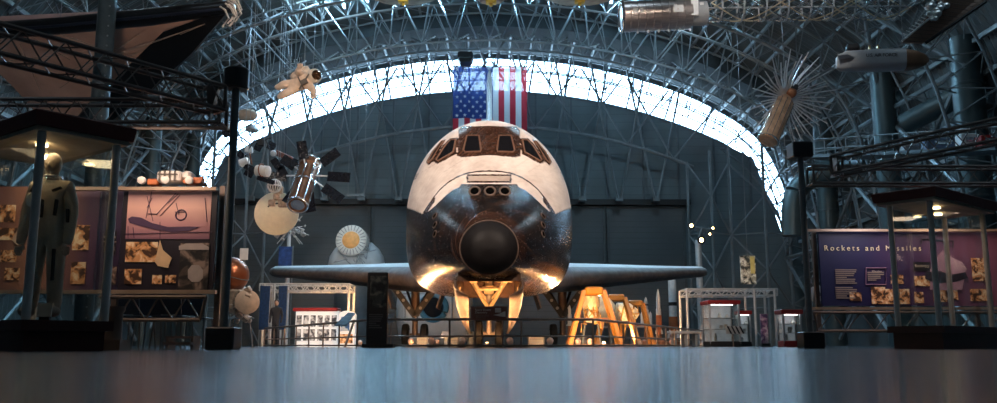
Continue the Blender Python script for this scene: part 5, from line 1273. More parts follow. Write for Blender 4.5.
# smaller engine between the far trestles
c = at(627, 314, 34); t = thing('rocket_engine', 'smaller cream engine slung between the two farther yellow trestles', 'engine', (c.x, 34, 0))
MB().lathe(c + V((-.5, 0, .1)), (1, .1, -.1), [(0, .15), (.1, .35), (.6, .38), (.9, .2), (1., .05)], 20).build('engine_body', mat('engine_cream', (0, 0, 0)), t)
mb = MB()
for i in range(8): q = c + V((rr.uniform(-.4, .4), -.35, rr.uniform(-.3, .3))); mb.path([q, q + V((rr.uniform(-.2, .2), 0, rr.uniform(-.3, .3))), q + V((rr.uniform(-.3, .3), .1, -.3))], .03, 5)
mb.tube((c.x - .2, 34, 0), c, .04); mb.tube((c.x + .3, 34, 0), c + V((.3, 0, 0)), .04); mb.build('piping', goldf, t)
# ---- rocket models
rw = mat('rocket_white', (.72, .70, .68), .5, 0, .08); ro_ = mat('rocket_orange', (.48, .13, .04), .5)
def rocket(px, yt, yb, Y, w, label, base=None, boosters=False, tip='ogive', band=None):
    x = gx(px, Y); zt = at(px, yt, Y).z; zb = at(px, yb, Y).z if yb < 340 else .3; L_ = zt - zb; r = w * Y / F / 2
    t = thing('rocket_model', label, 'rocket model', (x, Y, 0))
    MB().lathe((x, Y, zb), (0, 0, 1), [(0, r), (L_ * .55, r), (L_ * .57, r * (.8 if tip != 'straight' else 1)), (L_ * .8, r * (.8 if tip != 'straight' else 1)), (L_ * .93, r * .45), (L_, .01)], 18).build('body', rw, t)
    if base: MB().lathe((x, Y, zb - .02), (0, 0, 1), [(0, r * 1.15), (L_ * base, r * 1.1), (L_ * base + .01, r)], 18).build('lower_stage', ro_, t)
    if boosters:
        for sx in (-1, 1): MB().lathe((x + sx * r * 1.7, Y, zb), (0, 0, 1), [(0, r * .6), (L_ * .4, r * .6), (L_ * .5, .01)], 12).build('booster', rw, t)
    if band: MB().lathe((x, Y, zb + L_ * band), (0, 0, 1), [(0, r * 1.04), (L_ * .05, r * 1.04)], 18).build('band', mat('rocket_band', (.03, .03, .03), .5), t)
    for k in range(4):
        a = k * PI / 2 + .5; mb = MB(); d = V((math.cos(a), math.sin(a), 0)); n = V((-d.y, d.x, 0)) * .02; c = V((x, Y, zb))
        mb.slab([c + d * r, c + d * r * 2, c + d * r * 1.8 + V((0, 0, L_ * .06)), c + d * r + V((0, 0, L_ * .14))], n); mb.build('fin', rw, t, smooth=False)
    MB().lathe((x, Y, 0), (0, 0, 1), [(0, r * 2.2), (.25, r * 2.2), (.3, r * 1.2), (zb, r * .9)], 16).build('stand', mat('rocket_stand', (.28, .12, .06), .5), t)
rocket(570, 305, 326, 42, 4, 'small slim white rocket model left of the yellow trestles, partly behind the main wheels')
rocket(647, 297, 326, 38, 5, 'white rocket model with side boosters, shortest beside the trestles', boosters=True, band=.7)
rocket(659.5, 289, 334, 38, 5, 'slender white rocket model with an orange lower stage', base=.42)
rocket(674, 267, 338, 55, 8, 'tallest rocket with orange base, its top hidden behind the right wing', base=.30, band=.45, tip='straight')
# red/brown launch stand clutter boxes near rockets
# ---- glass cabinets with red tops at right
cabf = mat('cabinet_frame', (.45, .46, .47), .4, .4); itemm = mat('cabinet_item', (.6, .58, .55), .5, .1, .4, 12)
def cabinet(px0, px1, ytop, Y, label, items, redbase=False, lit=1.2):
    x, w, h = block(px0, ytop, px1, Y); t = thing('glass_cabinet', label, 'display cabinet', (x, Y, 0)); d = min(w, 1.2)
    MB().bevbox((x, Y, .09), (w, d, .18), .02).build('cabinet_plinth', redm if redbase else black, t, smooth=False); MB().bevbox((x, Y, h - .06), (w + .08, d + .08, .13), .02).build('red_top', redm, t, smooth=False)
    for sx in (-1, 1):
        for sy in (-1, 1): MB().box((x + sx * (w / 2 - .03), Y + sy * (d / 2 - .03), h / 2), (.05, .05, h - .2)).build('corner_post', cabf, t, smooth=False)
    MB().box((x, Y + d / 2 - .05, h / 2), (w - .1, .02, h - .25)).build('back_panel', mat('cabinet_back_glow', (.60, .62, .64), .5, emit=(.8, .9, 1), estr=.12), t, smooth=False)  # back panel given a faint glow of its own, painting in cabinet light
    g = MB(); g.box((x, Y - d / 2 + .01, h / 2), (w - .1, .008, h - .3)); g.box((x - w / 2 + .01, Y, h / 2), (.008, d - .1, h - .3)); g.box((x + w / 2 - .01, Y, h / 2), (.008, d - .1, h - .3)); g.build('glass_pane', caseglass, t, smooth=False)
    for z in (.38, .62): MB().box((x, Y, h * z), (w - .1, d - .1, .015)).build('shelf', cabf, t, smooth=False)
    MB().box((x, Y - d * .2, h - .14), (w * .7, .06, .02)).build('strip_lamp', mat('cabinet_lamp', (.9, .95, 1), emit=(.85, .95, 1), estr=9), t, smooth=False)
    rr = random.Random(int(px0))
    for i in range(items):
        z0 = (.19, h * .38 + .012, h * .62 + .012)[i % 3]; xx = x + ((i % 3) * .2 - .2 if i < 3 else .36 - (i % 3) * .2) * w; hh = rr.uniform(.15, h * .2); kk = i % 3
        o = thing('rocket_miniature' if kk == 0 else ('satellite_miniature' if kk == 1 else 'capsule_miniature'), label_item(label, i), 'model', (xx, Y, z0)); mb = MB()
        if kk == 0: mb.lathe((xx, Y - .02, z0), (0, 0, 1), [(0, .05), (hh * .7, .045), (hh, .005)], 10)
        elif kk == 1: mb.bevbox((xx, Y - .02, z0 + hh * .4), (.08, .1, hh * .8), .01); mb.box((xx, Y - .02, z0 + hh * .5), (.14, .02, .08))
        else: mb.lathe((xx, Y - .02, z0), (0, 0, 1), [(0, .07), (.03, .075), (hh * .6, .03), (hh * .65, .01)], 12)
        mb.build('body', itemm, o)
    return t
NTH = ('on the lowest shelf', 'on the middle shelf', 'on the top shelf')
def label_item(lab, i):
    w = {0: 'pale miniature rocket', 1: 'pale boxy miniature satellite', 2: 'pale cone-shaped miniature capsule'}[i % 3]
    s = {'wid': 'the widest cabinet', 'sli': 'the slim cabinet', 'sep': 'the red based cabinet'}[lab[:3]]; return ('second ' if i > 2 else '') + w + ' ' + NTH[i % 3] + ' of ' + s
cabinet(705, 735, 301, 29, 'widest red topped glass cabinet standing under the white gantry', 6)
cabinet(737, 749, 311, 30.5, 'slim red topped glass cabinet right beside the widest one', 3)
cabinet(779, 798, 310, 24.5, 'separate red based glass cabinet left of the right pole foot', 3, redbase=True)
# hazard striped barrier board in front of the widest cabinet
p = at(733, 330, 27.5); t = thing('striped_panel', 'black and pale diagonal striped board before the glass cabinets', 'board', (p.x, 27.5, 0)); a, b = at(726, 334, 27.5), at(742, 326, 27.5)
MB().box(((a.x + b.x) / 2, 27.5, (a.z + b.z) / 2), (b.x - a.x, .03, b.z - a.z)).build('board', mat('board_pale', (.5, .48, .45), .5), t, smooth=False)
mb = MB()
for i in range(4): xx = a.x + (i + .2) * (b.x - a.x) / 4; mb.slab([(xx, 27.47, b.z - .01), (xx + .05, 27.47, b.z - .01), (xx + .16, 27.47, a.z + .01), (xx + .11, 27.47, a.z + .01)], (0, -.005, 0))
mb.build('stripes', black, t, smooth=False); MB().tube((p.x, 27.53, 0), (p.x, 27.53, a.z + .02), .02).build('leg', railm, t)
# purple/pink framed picture stand
x, w, h = block(760, 314, 767, 31); t = thing('picture_stand', 'upright picture stand with pink and purple print between the glass cabinets', 'sign', (x, 31, 0))
MB().box((x, 31, h * .55), (w, .06, h * .9)).build('photo_print', photo_mat('pink_print', (.10, .06, .14), (.4, .2, .35), (.75, .6, .65), 6, 5), t, smooth=False); MB().box((x, 31, h * .05), (w * 1.2, .3, h * .1)).build('foot', black, t, smooth=False)
# bench / counter line
for px0, px1, yt, Y, l in ((600, 660, 326, 44, 'long low grey counter behind the yellow trestles'), (668, 700, 331, 29.5, 'low grey bench at the foot of the tallest rocket model')):
    x, w, h = block(px0, yt, px1, Y); t = thing('display_counter', l, 'counter', (x, Y, 0)); MB().bevbox((x, Y, h - .05), (w, .7, .1), .02).build('counter_top', greym, t, smooth=False)
    n = max(3, int(w / .8))
    for i in range(n): MB().box((x - w / 2 + w * (i + .5) / n, Y, (h - .1) / 2), (.1, .5, h - .1)).build('leg', steel, t, smooth=False)
# ---- light mast with lit lamps
x = gx(702, 54); t = thing('lamp_mast', 'white mast carrying glowing warm flood lamps above the right wing tip', 'lamp', (x, 54, 0)); zt = at(702, 240, 54).z
mb = MB().tube((x, 54, 0), (x, 54, zt), .2, n=12); mb.build('mast', mat('mast_white', (.5, .5, .5), .4, .3), t)
MB().tube(at(690, 226, 54), at(714, 230, 54), .05).build('cross_arm', steel, t); MB().tube((x, 54, zt), at(702, 228, 54), .05).build('mast_neck', steel, t)
glow = mat('lamp_glow', (1, .8, .5), emit=(1, .55, .22), estr=30)
for px, py, r in ((691.5, 225.5, .11), (701.5, 240, .14), (713, 228, .07), (710, 234, .07)):
    p = at(px, py, 53.6); o = MB().lathe(p + V((0, .25, 0)), (0, -1, 0), [(0, r * .8), (.05, r * 1.6), (.22, r * 1.8)], 16).build('lamp_housing', black, t); MB().lathe(p + V((0, .04, 0)), (0, -1, 0), [(0, r), (.03, r * .8)], 14).build('lens', glow, o)
mb = MB()
for i in range(5): q = at(697 + i * 3.5, 229 + (i % 2) * 5, 54.1); mb.bevbox(q, (.3, .2, .3), .02)
mb.build('control_box', steel_d, t)
# hung lit sign box
p = at(748, 270, 36); t = thing('hanging_sign', 'small lit vertical picture sign hanging before the right lattice', 'sign', p)
MB().box(p, (.62, .1, 1.18)).build('board', photo_mat('lit_sign_print', (.05, .06, .05), (.45, .42, .32), (.85, .85, .75), 5, 2), t, smooth=False); MB().box(p + V((.18, -.06, .2)), (.18, .02, .7)).build('print_strip', mat('strip_gold', (.7, .6, .2), .5), t, smooth=False)
text('lettering', 'SPACE HANGAR', .13, letter, t, plane_mtx(p + V((-.16, -.06, -.55)), V((0, 0, 1)), V((-1, 0, 0)))); cable(t, p + V((0, 0, .5)))
# white globe/horn at left of rockets panel
p = at(818, 291, 17); t = thing('white_horn', 'pale rounded horn shape just left of the Rockets and Missiles panel', 'exhibit', (p.x, 17, 0)); MB().lathe(p + V((0, 0, .1)), (-.3, -.3, -1), [(0, .05), (.1, .14), (.25, .12), (.35, .05)], 18).build('shell', white, t); MB().tube((p.x, 17, 0), p, .02).build('stand', steel, t)
# ---- paraglider wing, upper left
GY = 32.
t = thing('paraglider_wing', 'large hanging triangular research wing with dark booms and tan fabric', 'aircraft', at(150, 40, GY))
boomm = mat('boom_black', (.006, .006, .007), .35, 0, .2, 2); trimb = mat('boom_blue_stripe', (.012, .016, .03), .4); fab = mat('wing_fabric', (.55, .34, .26), .8, 0, .2, .6, .2, 3); fabp = mat('wing_fabric_pale', (.50, .36, .34), .8, 0, .12, 1)
tip = at(232, 7, 27.5)
c1 = [tip, at(150, 17, 28.5), at(60, 26, 29.5), at(-60, 34, 31)]
MB().path([c1[0] + V((.1, 0, 0))] + c1, [.10, .22, .30, .30, .30], 20).build('leading_boom', boomm, t)
MB().path([p + V((0, -.31 if i else -.2, -.12)) for i, p in enumerate(c1)], [.05, .06, .06, .06], 8).build('boom_stripe', trimb, t)
c2 = [tip, at(165, 70, 31), at(118, 103, 33), at(70, 140, 35)]
def sag(a, b, c, dd, n=14, m=14, s=.5):
    """fabric between boom lines a->b and a->c"""
    rings = []
    for i in range(n + 1):
        t_ = i / n; p = a.lerp(b, t_); q = a.lerp(c, t_); rings.append([p.lerp(q, j / m) + V((0, 0, s * 4 * (j / m) * (1 - j / m) * t_)) for j in range(m + 1)])
    mb = MB(); mb.loft(rings, closed=False); return mb
mb = sag(tip, at(-70, 38, 31), at(60, 150, 36), 0, s=.9); mb.build('canopy', fab, t)
mb = MB(); mb.slab([tip, at(190, 55, 28.3), at(150, 90, 30), at(108, 124, 32), at(62, 132, 33), at(128, 66, 29.6), at(163, 32, 28.3)], (0, .12, 0)); mb.build('keel_panel', boomm, t)
mb = sag(tip + V((0, .1, .1)), at(-60, 19, 31), at(-60, 27, 31), 0, s=.1); mb.build('upper_fabric', fabp, t)
mb = MB()
for a_, b_ in (((205, 24), (100, 62)), ((205, 24), (125, 58)), ((205, 24), (70, 70)), ((140, 34), (60, 88)), ((30, 36), (70, 60)), ((60, 34), (150, 66)), ((0, 62), (120, 48)), ((20, 44), (40, 90))): mb.tube(at(*a_, 27.8), at(*b_, 29.5), .012, n=5)
mb.build('rigging_line', mat('rigging_tan', (.30, .22, .17), .7), t)
mb = MB(); rr = random.Random(2)
for i in range(9): q = tip + V((rr.uniform(-.35, .1), -.2, rr.uniform(-.1, .25))); mb.path([q, q + V((.2, -.1, -.15)), q + V((.3, 0, -.4)), q + V((.1, 0, -.7))], .035, 6)
mb.build('nose_lashing', mat('rope_pale', (.45, .40, .36), .8), t); cable(t, tip); cable(t, at(60, 24, 29.5))
# second white fuselage fragment in the far upper left corner is roof structure, nothing to build
# ---- silver cylinder satellite with lattice boom
CY = 26.
t = thing('silver_satellite', 'ribbed silver cylinder satellite hanging at the top with small white thrusters beneath', 'satellite', at(662, 12, CY))
a, b = at(621.5, 17, CY), at(690, 14, CY); L_ = (b - a).length; dr = (b - a).normalized(); r = 16 * CY / F
prof = [(0, r * .85), (.03, r), (.12, r)]
for k in range(1, 9): s = L_ * k / 9; prof += [(s - .03, r), (s - .02, r * 1.03), (s + .02, r * 1.03), (s + .03, r)]
prof += [(L_, r), (L_ + .02, r * .9)]
MB().lathe(a, dr, prof, 40).build('drum', mat('brushed_silver', (.50, .44, .42), .28, .85, .15, 3, .08, 6, stretch=(1, 6, 6)), t)
MB().torus(a, dr, r * .97, .05, 40, 8).build('end_ring', chrome, t)
MB().lathe(b, dr, [(0, r * .8), (.5, r * .8), (.55, r * .5)], 24).build('equipment_bay', greym, t)
mb = MB().box(b + V((.05, -.42, .05)), (.22, .06, .5)); mb.box(b + V((.3, -.3, .1)), (.12, .1, .3)); mb.build('white_hatch', white, t, smooth=False)
mb = MB().box(a + V((.45, -.46, .05)), (.32, .04, .2)); mb.box(a + V((1.7, -.47, .1)), (.3, .04, .24)); mb.build('service_plate', mat('plate_silver', (.6, .6, .6), .4, .6), t, smooth=False)
for k in range(6): q = a + dr * (.5 + k * .33) + V((0, 0, -r)); MB().lathe(q, (0, 0, -1), [(-.03, .03), (.03, .04), (.08, .02)], 10).build('thruster', white, t)
cable(t, a + dr * .3 + V((0, 0, r))); cable(t, b + V((0, 0, r * .8)))
t = thing('lattice_boom', 'long silver and gold lattice boom running right from the silver cylinder', 'satellite boom', at(800, 8, CY))
mb = MB(); mg = MB(); rr = random.Random(4)
A0, A1 = at(708, 8, CY), at(905, 6, CY); n = 34
for ln in range(6):
    ph = ln / 6 * 2 * PI
    def hp(t_, tw): 
        rad = .42; a_ = ph + tw * t_ * 9; return A0.lerp(A1, t_) + V((0, math.cos(a_) * rad, math.sin(a_) * rad))
    for tw in (-1, 1): (mb if ln % 3 else mg).path([hp(i / 80, tw) for i in range(81)], .022, 5)
mb.build('silver_lattice', chrome, t); mg.build('gold_lattice', mat('pale_gold_tube', (.60, .48, .32), .35, .7), t)
mb = MB()
for i in range(9): q = A0.lerp(A1, (i + .5) / 9); mb.torus(q, (1, 0, 0), .43, .03, 16, 5)
mb.tube(A0, A1, .03); mb.build('boom_ring', greym, t); cable(t, A0.lerp(A1, .3)); cable(t, A0.lerp(A1, .8))
# ---- hanging craft cut by the top edge
def topcraft(px, w, Y, label, seed):
    p = at(px, -6, Y); t = thing('hanging_satellite', label, 'satellite', p); s = w * Y / F / 2
    MB().loft([[p + V((s * a * k, s * .5 * b * k, z)) for a, b in ((-1, -.6), (-.6, -1), (.6, -1), (1, -.6), (1, .6), (.6, 1), (-.6, 1), (-1, .6))] for z, k in ((-.30, .55), (-.12, .9), (.1, 1.), (.4, .8))], True, True).build('body', mat('craft_grey_%d' % seed, (.42, .41, .36) if seed != 1 else (.50, .40, .36), .5, .2, .25, 3, .2, 6), t, smooth=False)
    mb = MB().bevbox(p + V((0, -.2, -.30)), (.36, .3, .26), .03); mb.tube(p + V((0, -.2, -.3)), p + V((0, -.2, -.52)), .06); mb.build('gold_nozzle', mat('nozzle_yellow', (.85, .55, .08), .4, .3, .2, 8), t)
    mb = MB()
    for sx in (-1, 1): mb.tube(p + V((sx * .2, 0, -.1)), p + V((sx * s * .95, 0, -.22)), .03)
    mb.build('outrigger', steel, t); cable(t, p + V((0, 0, .3)))
topcraft(404, 70, 30, 'grey winged craft with yellow nozzle cut by the top edge, above the flag left side', 0)
topcraft(491, 36, 28, 'pinkish grey craft with gold centre at the top edge above the tail fin', 1)
topcraft(579, 76, 30, 'grey winged craft with yellow nozzle cut by the top edge, left of the silver cylinder', 2)
# ---- missile with AIR FORCE lettering
MY = 26.
t = thing('air_launched_missile', 'grey flat-sided missile with copper nose and dark Air Force lettering', 'missile', at(880, 61, MY))
a = at(836, 61.5, MY + .3); b = at(929, 59.5, MY - .3); dr = (b - a).normalized(); L_ = (b - a).length; sd = dr.cross(V((0, 0, 1))).normalized(); up = sd.cross(dr)
def msec(s, hw, hu, hd, n=28): return [a + dr * s + sd * (hw * math.copysign(abs(math.cos(q)) ** .6, math.cos(q))) + up * ((hu if math.sin(q) > 0 else hd) * math.copysign(abs(math.sin(q)) ** .6, math.sin(q))) for q in [2 * PI * k / n for k in range(n)]]
k0 = [(0, .10, .12, .22), (.1, .2, .22, .30), (.3, .30, .30, .32), (L_ * .5, .33, .34, .33), (L_ * .74, .32, .33, .32)]
k1 = [(L_ * .74, .321, .331, .321), (L_ * .85, .26, .27, .29), (L_ * .95, .16, .17, .20), (L_ * .99, .06, .07, .10), (L_, .01, .01, .02)]
MB().loft([msec(*q) for q in k0], True, True).build('body', mat('missile_grey', (.34, .35, .37), .5, 0, .06, 2), t)
MB().loft([msec(*q) for q in k1], True, True).build('nose', mat('missile_copper', (.22, .12, .07), .4, .4, .15, 3), t)
text('lettering', 'U.S. AIR FORCE', .15, letter, t, plane_mtx(a + dr * .75 + V((0, -.34, .02)), dr, up), space=.9)
q = a + dr * .55 + up * .42; MB().lathe(q - dr * .25, dr, [(0, .08), (.05, .15), (.35, .17), (.4, .1)], 16).build('intake', black, t)
mb = MB()
for s in (1.0, 1.25): c = a + dr * s + up * .38; mb.box(c, (.05, .05, .25))
mb.build('lug', mat('lug_brass', (.6, .4, .2), .4, .6), t, smooth=False)
for sx in (-1, 1): MB().slab([a + dr * .05 + sd * sx * .2, a + dr * .5 + sd * sx * .3, a + dr * .25 + sd * sx * .65, a + dr * -.05 + sd * sx * .6], (0, 0, .03)).build('tail_fin', mat('missile_grey', (0, 0, 0)), t, smooth=False)
cable(t, a + dr * .9 + up * .3); cable(t, a + dr * 2.0 + up * .3)
# ---- spiny umbrella-ribbed antenna with foil body
UY = 30.
c = at(786, 98, UY); t = thing('ribbed_antenna', 'radiating umbrella of thin silver spines on a tan foil cylinder', 'antenna satellite', c)
ax = (at(764, 152, UY - .6) - at(786, 100, UY)).normalized()
MB().lathe(c, ax, [(-.1, .12), (0, .2), (.15, .30), (.2, .33), (1.95, .36), (2.0, .3)], 12).build('foil_body', mat('foil_tan', (.48, .30, .19), .4, .5, .3, 5, .7, 12), t)
mb = MB(); u_, v_ = basis(ax)[1:]
for k in range(12): o_ = (u_ * math.cos(k * PI / 6) + v_ * math.sin(k * PI / 6)) * .35; mb.tube(c + ax * .2 + o_, c + ax * 1.98 + o_, .012, n=5)
mb.torus(c + ax * 1.95, ax, .36, .035); mb.build('edge_rail', chrome, t)
mb = MB().sphere(c - ax * .15 + V((.1, -.1, .05)), .2); mb.build('feed_box', mat('feed_copper', (.4, .16, .08), .4, .4, .3, 8), t); MB().bevbox(c - ax * .3 + V((.12, -.2, .1)), (.26, .2, .2), .02).build('feed_cover', black, t)
n = 44; ax2 = V((.25, -.80, -.35)).normalized(); u_, v_ = basis(ax2)[1:]
for k in range(n):
    a_ = 2 * PI * k / n; d_ = (u_ * math.cos(a_) + v_ * math.sin(a_)); L2 = 1.55 + .25 * math.sin(k * 2.3)
    MB().path([c + d_ * .1, c + d_ * L2 * .55 + ax2 * .14, c + d_ * L2 + ax2 * .45], [.032, .028, .018], 5).build('spine', mat('spine_silver', (.62, .62, .63), .35, .7), t)
cable(t, c + V((0, 0, .3)))
# ---- tan ribbed solar boom, upper right
t = thing('ribbed_panel_boom', 'tan ribbed panel with silver fittings slanting down from the top right corner', 'satellite panel', at(940, 22, 25))
P = [at(903, 42, 25), at(925, 42.5, 25), at(984, 1, 24.5), at(990, -12, 24.5), at(955, -12, 24.5)]
MB().slab(P, (0, .12, 0)).build('panel_sheet', mat('panel_tan', (.26, .165, .125), .6, 0, .15, 2), t, smooth=False)
mb = MB()
for i in range(14):
    f_ = i / 13; q0 = at(905, 41, 24.95).lerp(at(955, -10, 24.45), f_); q1 = at(924, 42, 24.95).lerp(at(988, -4, 24.45), f_); mb.tube(q0, q1, .014, n=5)
mb.build('panel_rib', mat('rib_tan', (.16, .10, .08), .6), t); mb = MB()
mb.path([at(925, 43.5, 24.9), at(986, 1.5, 24.4)], .05, 6); mb.build('panel_edge', black, t)
mb = MB(); rr = random.Random(8)
mb.tube(at(902, 41, 24.8), at(935, 14, 24.6), .03); mb.tube(at(906, 38, 24.7), at(930, 18, 24.5), .03)
for i in range(9): q = at(910 + i * 3, 36 - i * 2.7, 24.7); mb.tube(q, q + V((-.15, .1, .12)), .015)
for i in range(12): q = at(rr.uniform(928, 946), rr.uniform(2, 20), 24.6); mb.sphere(q, rr.uniform(.05, .16), (1, 1, .8), 8, 6)
mb.build('silver_fitting', mat('fitting_silver', (.65, .68, .68), .3, .6, .3, 9), t); cable(t, at(945, 0, 24.7))
# dim shelves of odds on the mezzanine to the right
for i, (px, py, Y, w, h, m, l) in enumerate(((915, 152, 36.6, 1.0, .45, greym, 'grey boxed instrument on the mezzanine walkway, leftmost there'), (940, 150, 35.6, 1.3, .5, mat('crate_blue', (.10, .14, .22), .5), 'bluish crate on the mezzanine walkway'), (968, 153, 34., .7, .6, white, 'white boxed instrument on the mezzanine near the right edge'), (985, 152, 33., .5, .5, redm, 'small red box on the mezzanine at the right edge'))):
    a, b = at(815, 158, 40), at(1010, 150, 31); f_ = (px - 815) / 195 ; Yq = None
    best = min(np.linspace(0, 1, 200), key=lambda q: abs(proj(*(a.lerp(b, q)))[0] - px)); p = a.lerp(b, best) + V((0, 0, .07))
    t = thing('stored_instrument', l, 'equipment', p); MB().bevbox(p + V((0, 0, h / 2)), (w, .5, h), .04).build('housing', m, t, smooth=False); MB().box(p + V((0, -.26, h * .6)), (w * .5, .03, h * .3)).build('face_plate', chrome, t, smooth=False)
# ================================================================ FLOODLIGHTS, LIGHT, CAMERA
lens = mat('flood_lens', (1, .8, .55), emit=(1, .60, .28), estr=18); fh = mat('flood_housing', (.75, .50, .38), .4, .5)  # warm housing colour paints in a lit look, as the lenses face away
WARM = (1., .52, .22)
def flood(px, Y, tgt, power, label, spot=70, s=1., col=WARM):
    s *= .72
    x = gx(px, Y); t = thing('floor_floodlight', label, 'floodlight', (x, Y, 0)); p = V((x, Y, .20 * s)); d = (V(tgt) - p).normalized()
    MB().lathe(p - d * .12 * s, d, [(0, .05 * s), (.03 * s, .10 * s), (.2 * s, .12 * s)], 16).build('housing', fh, t)
    MB().lathe(p + d * .07 * s, d, [(0, .10 * s), (.015, .09 * s)], 16).build('lens', lens, t)
    mb = MB().path([p + V((-.14 * s, 0, 0)), (x - .14 * s, Y, .02), (x + .14 * s, Y, .02), p + V((.14 * s, 0, 0))], .012, 5); mb.box((x, Y, .015), (.2 * s, .2 * s, .03)); mb.build('bracket', black, t)
    l = light('SPOT', 'flood_beam', p + d * .13 * s, tgt, power, col, spot=spot, blend=.7, rad=.08); return t
flood(431, 21.6, (-1.9, 25.5, 1.7), 850, 'small warm floodlight second from the left on the floor under the nose', 95)
flood(462, 21.3, (-.3, 23.6, 1.7), 700, 'small warm floodlight just left of the nose wheels', 80)
flood(510, 21.3, (.3, 23.6, 1.7), 700, 'small warm floodlight just right of the nose wheels', 80)
flood(550, 21.6, (1.9, 25.5, 1.7), 950, 'small warm floodlight right of the nose wheels near the grey box', 95)
flood(411, 24.5, (-2.7, 30, 1.9), 500, 'small warm floodlight near the totem sign on the floor', 90)
flood(578, 24.5, (2.7, 30, 1.9), 500, 'small warm floodlight at the foot of the largest yellow trestle', 90)
flood(590, 25.3, (3.2, 27.4, 1.8), 60, 'small warm floodlight between the legs of the largest yellow trestle', 80)
flood(360, 31, (-6.5, 41, 2.9), 1800, 'small warm floodlight behind the arched white display pillar', 90)
flood(640, 31, (7.0, 41, 2.9), 1800, 'small warm floodlight in front of the smallest yellow trestle', 90)
flood(672, 30.5, (6.2, 36, 2.), 120, 'small warm floodlight below the tallest rocket model', 70)
flood(487, 25.3, (0, 25.6, 2.0), 130, 'tiny floodlight tucked between the nose wheels', 100, .6)
flood(604, 32.5, (2.65, 27.6, 3.0), 5000, 'small warm floodlight between the yellow trestles, aimed at the shuttle flank', 60, .8)
flood(374, 32.5, (-2.65, 27.6, 3.0), 3200, 'small warm floodlight behind the totem sign, aimed at the shuttle flank', 60, .8)
flood(404, 48.5, (-4.5, 54, 1.8), 260, 'small cool fill floodlight added behind the left main wheels', 110, 1., (.85, .93, 1))  # added lamp that brightens the dark module
flood(437, 29.5, (-1.7, 30.5, 2.), 450, 'small warm floodlight under the belly behind the left grey box', 130)
flood(541, 29.5, (1.7, 30.5, 2.), 450, 'small warm floodlight under the belly right of the nose wheels', 130)
# case lamps, with unseen exhibit and fill spots
light('SPOT', 'exhibit_or_fill_spot', (-7, 13, 3.2), (-13, 30, 11.5), 2600, (1, .80, .68), spot=60, rad=.3)  # added uplight, brightens the underside of the wing canopy
light('AREA', 'case_light', midl + V((0, 0, 2.12)), midl, 4.5, (1, .75, .45), .5)
light('AREA', 'case_light', midr + V((0, 0, 2.12)), midr, 3.5, (1, .70, .5), .5)
light('SPOT', 'exhibit_or_fill_spot', (-10, 40, 12), (-9.8, 56, 6), 2500, (1, .93, .85), spot=22, rad=.3)  # added spot that brightens the capsule
light('SPOT', 'exhibit_or_fill_spot', (4, 14, 14), (9.8, 30, 8.5), 4000, (1, .92, .85), spot=26, rad=.3)  # added spot that brightens the antenna spines
light('SPOT', 'exhibit_or_fill_spot', (-2, 20, 15), (-7.6, 36, 9.0), 2500, (1, .88, .75), spot=36, rad=.3)
light('SPOT', 'exhibit_or_fill_spot', (-3, 22, 9), (-9.0, 30, 1.4), 1100, (1, .88, .72), spot=34, rad=.3)
# world daylight seen through the arched window
w = bpy.data.worlds.new('daylight'); scn.world = w; w.use_nodes = True; nt = w.node_tree; N = nt.nodes; L = nt.links
bg = N['Background']; bg.inputs[1].default_value = 15
tc = N.new('ShaderNodeTexCoord'); sp = N.new('ShaderNodeSeparateXYZ'); L.new(tc.outputs['Generated'], sp.inputs[0]); cr = N.new('ShaderNodeValToRGB'); L.new(sp.outputs['Z'], cr.inputs[0])
cr.color_ramp.elements[0].color = (.50, .76, 1, 1); cr.color_ramp.elements[1].color = (.34, .66, 1., 1); L.new(cr.outputs[0], bg.inputs[0])
# added cool fill: unseen lamp rows under the roof (above the frame)
COOL = (.62, .84, 1.)
for x in (-15, -5, 5, 15):
    for y in (8, 22, 36): light('AREA', 'roof_fill_lamp', (x, y, roof_z(x) - 2.6), (x, y, 0), ({8: 50, 22: 100, 36: 180}[y] * (2.2 if abs(x) > 10 and y == 8 else 1)), COOL, 2.0)
for x in (-8, -3, 3, 8): light('AREA', 'roof_fill_lamp', (x, 50, roof_z(x) - .45), (x, 12, 0), 2200, (.36, .71, 1.), 1.6)  # blue row added and aimed forward to brighten the floor reflection
for x in (-10, 10): light('AREA', 'wall_fill_lamp', (x, 45.5, roof_z(x) - .5), (x * .3, 62, 9), 750, (.55, .82, 1.), 1.5)  # unseen pair added to lift the end wall
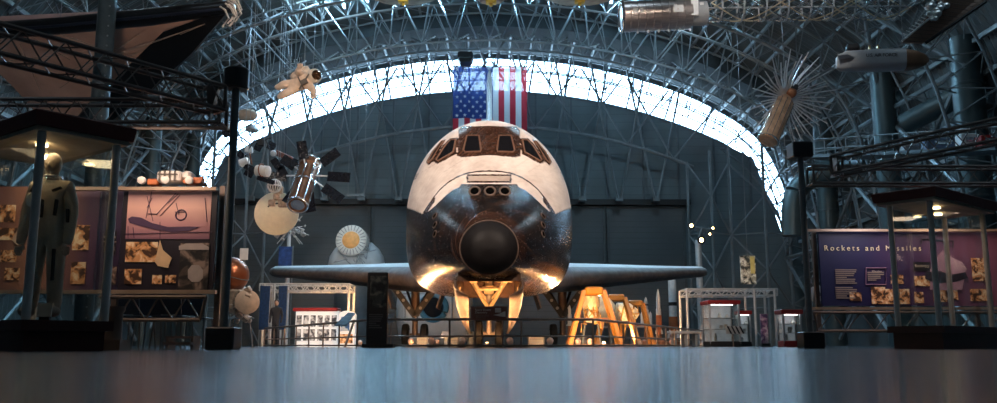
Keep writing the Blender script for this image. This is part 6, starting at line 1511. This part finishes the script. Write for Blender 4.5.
# warm exhibit spotlights aimed at the shuttle from the trusses
for x in (-9, 9): light('SPOT', 'exhibit_or_fill_spot', (x, 5, 14), (x * .08, 26.5, 4.2), 15500, (1., .80, .66), spot=34, blend=.8, rad=.5)
light('SPOT', 'exhibit_or_fill_spot', (0, 8, 17), (0, 27, 5), 7500, (1., .82, .70), spot=36, blend=.8, rad=.5)
light('SPOT', 'exhibit_or_fill_spot', (-4, 16, 14.), (-9.5, 34, 11.3), 3500, (1., .82, .64), spot=26, rad=.3)
light('SPOT', 'exhibit_or_fill_spot', (3, 14, 5), (5.4, 26, 10), 1500, (1, .82, .7), spot=30, rad=.3)  # added fill from below for the silver drum
# panel picture lights
def plight(x, y, z, tx, ty, tz, pw, col=(1, .72, .55), sz=.8): light('AREA', 'picture_light', (x, y, z), (tx, ty, tz), pw, col, sz)
plight(at(165, 200, PL).x, PL - .9, 2.55, at(165, 240, PL).x, PL, 1.5, 16)
plight(at(40, 200, PL).x, PL - .9, 2.6, at(40, 240, PL).x, PL + .1, 1.5, 12)
plight(at(930, 200, PRY).x, PRY - .8, 2.45, at(930, 260, PRY).x, PRY, 1.3, 24, (1, .68, .55))
plight(at(860, 200, PRY).x, PRY - .7, 2.4, at(860, 260, PRY).x, PRY, 1.4, 12, (.9, .8, .9))
# camera
cd = bpy.data.cameras.new('camera'); cam = bpy.data.objects.new('camera', cd); COL.objects.link(cam)
cd.sensor_width = 36; cd.lens = F * 36 / 997; cd.clip_start = .01; cd.clip_end = 500
cam.location = (0, 0, CH); cam.rotation_mode = 'XYZ'; cam.rotation_euler = (PI / 2 + TH, 0, -YW)
cd.dof.use_dof = True; cd.dof.focus_distance = 24; cd.dof.aperture_fstop = 4.5
scn.camera = cam
scn.view_settings.view_transform = 'Standard'; scn.view_settings.look = 'None'; scn.view_settings.gamma = 1; scn.view_settings.use_curve_mapping = False
scn.view_settings.exposure = 0.0
scn.cycles.use_denoising = True; scn.cycles.max_bounces = 8; scn.cycles.transparent_max_bounces = 12; scn.cycles.sample_clamp_indirect = 6
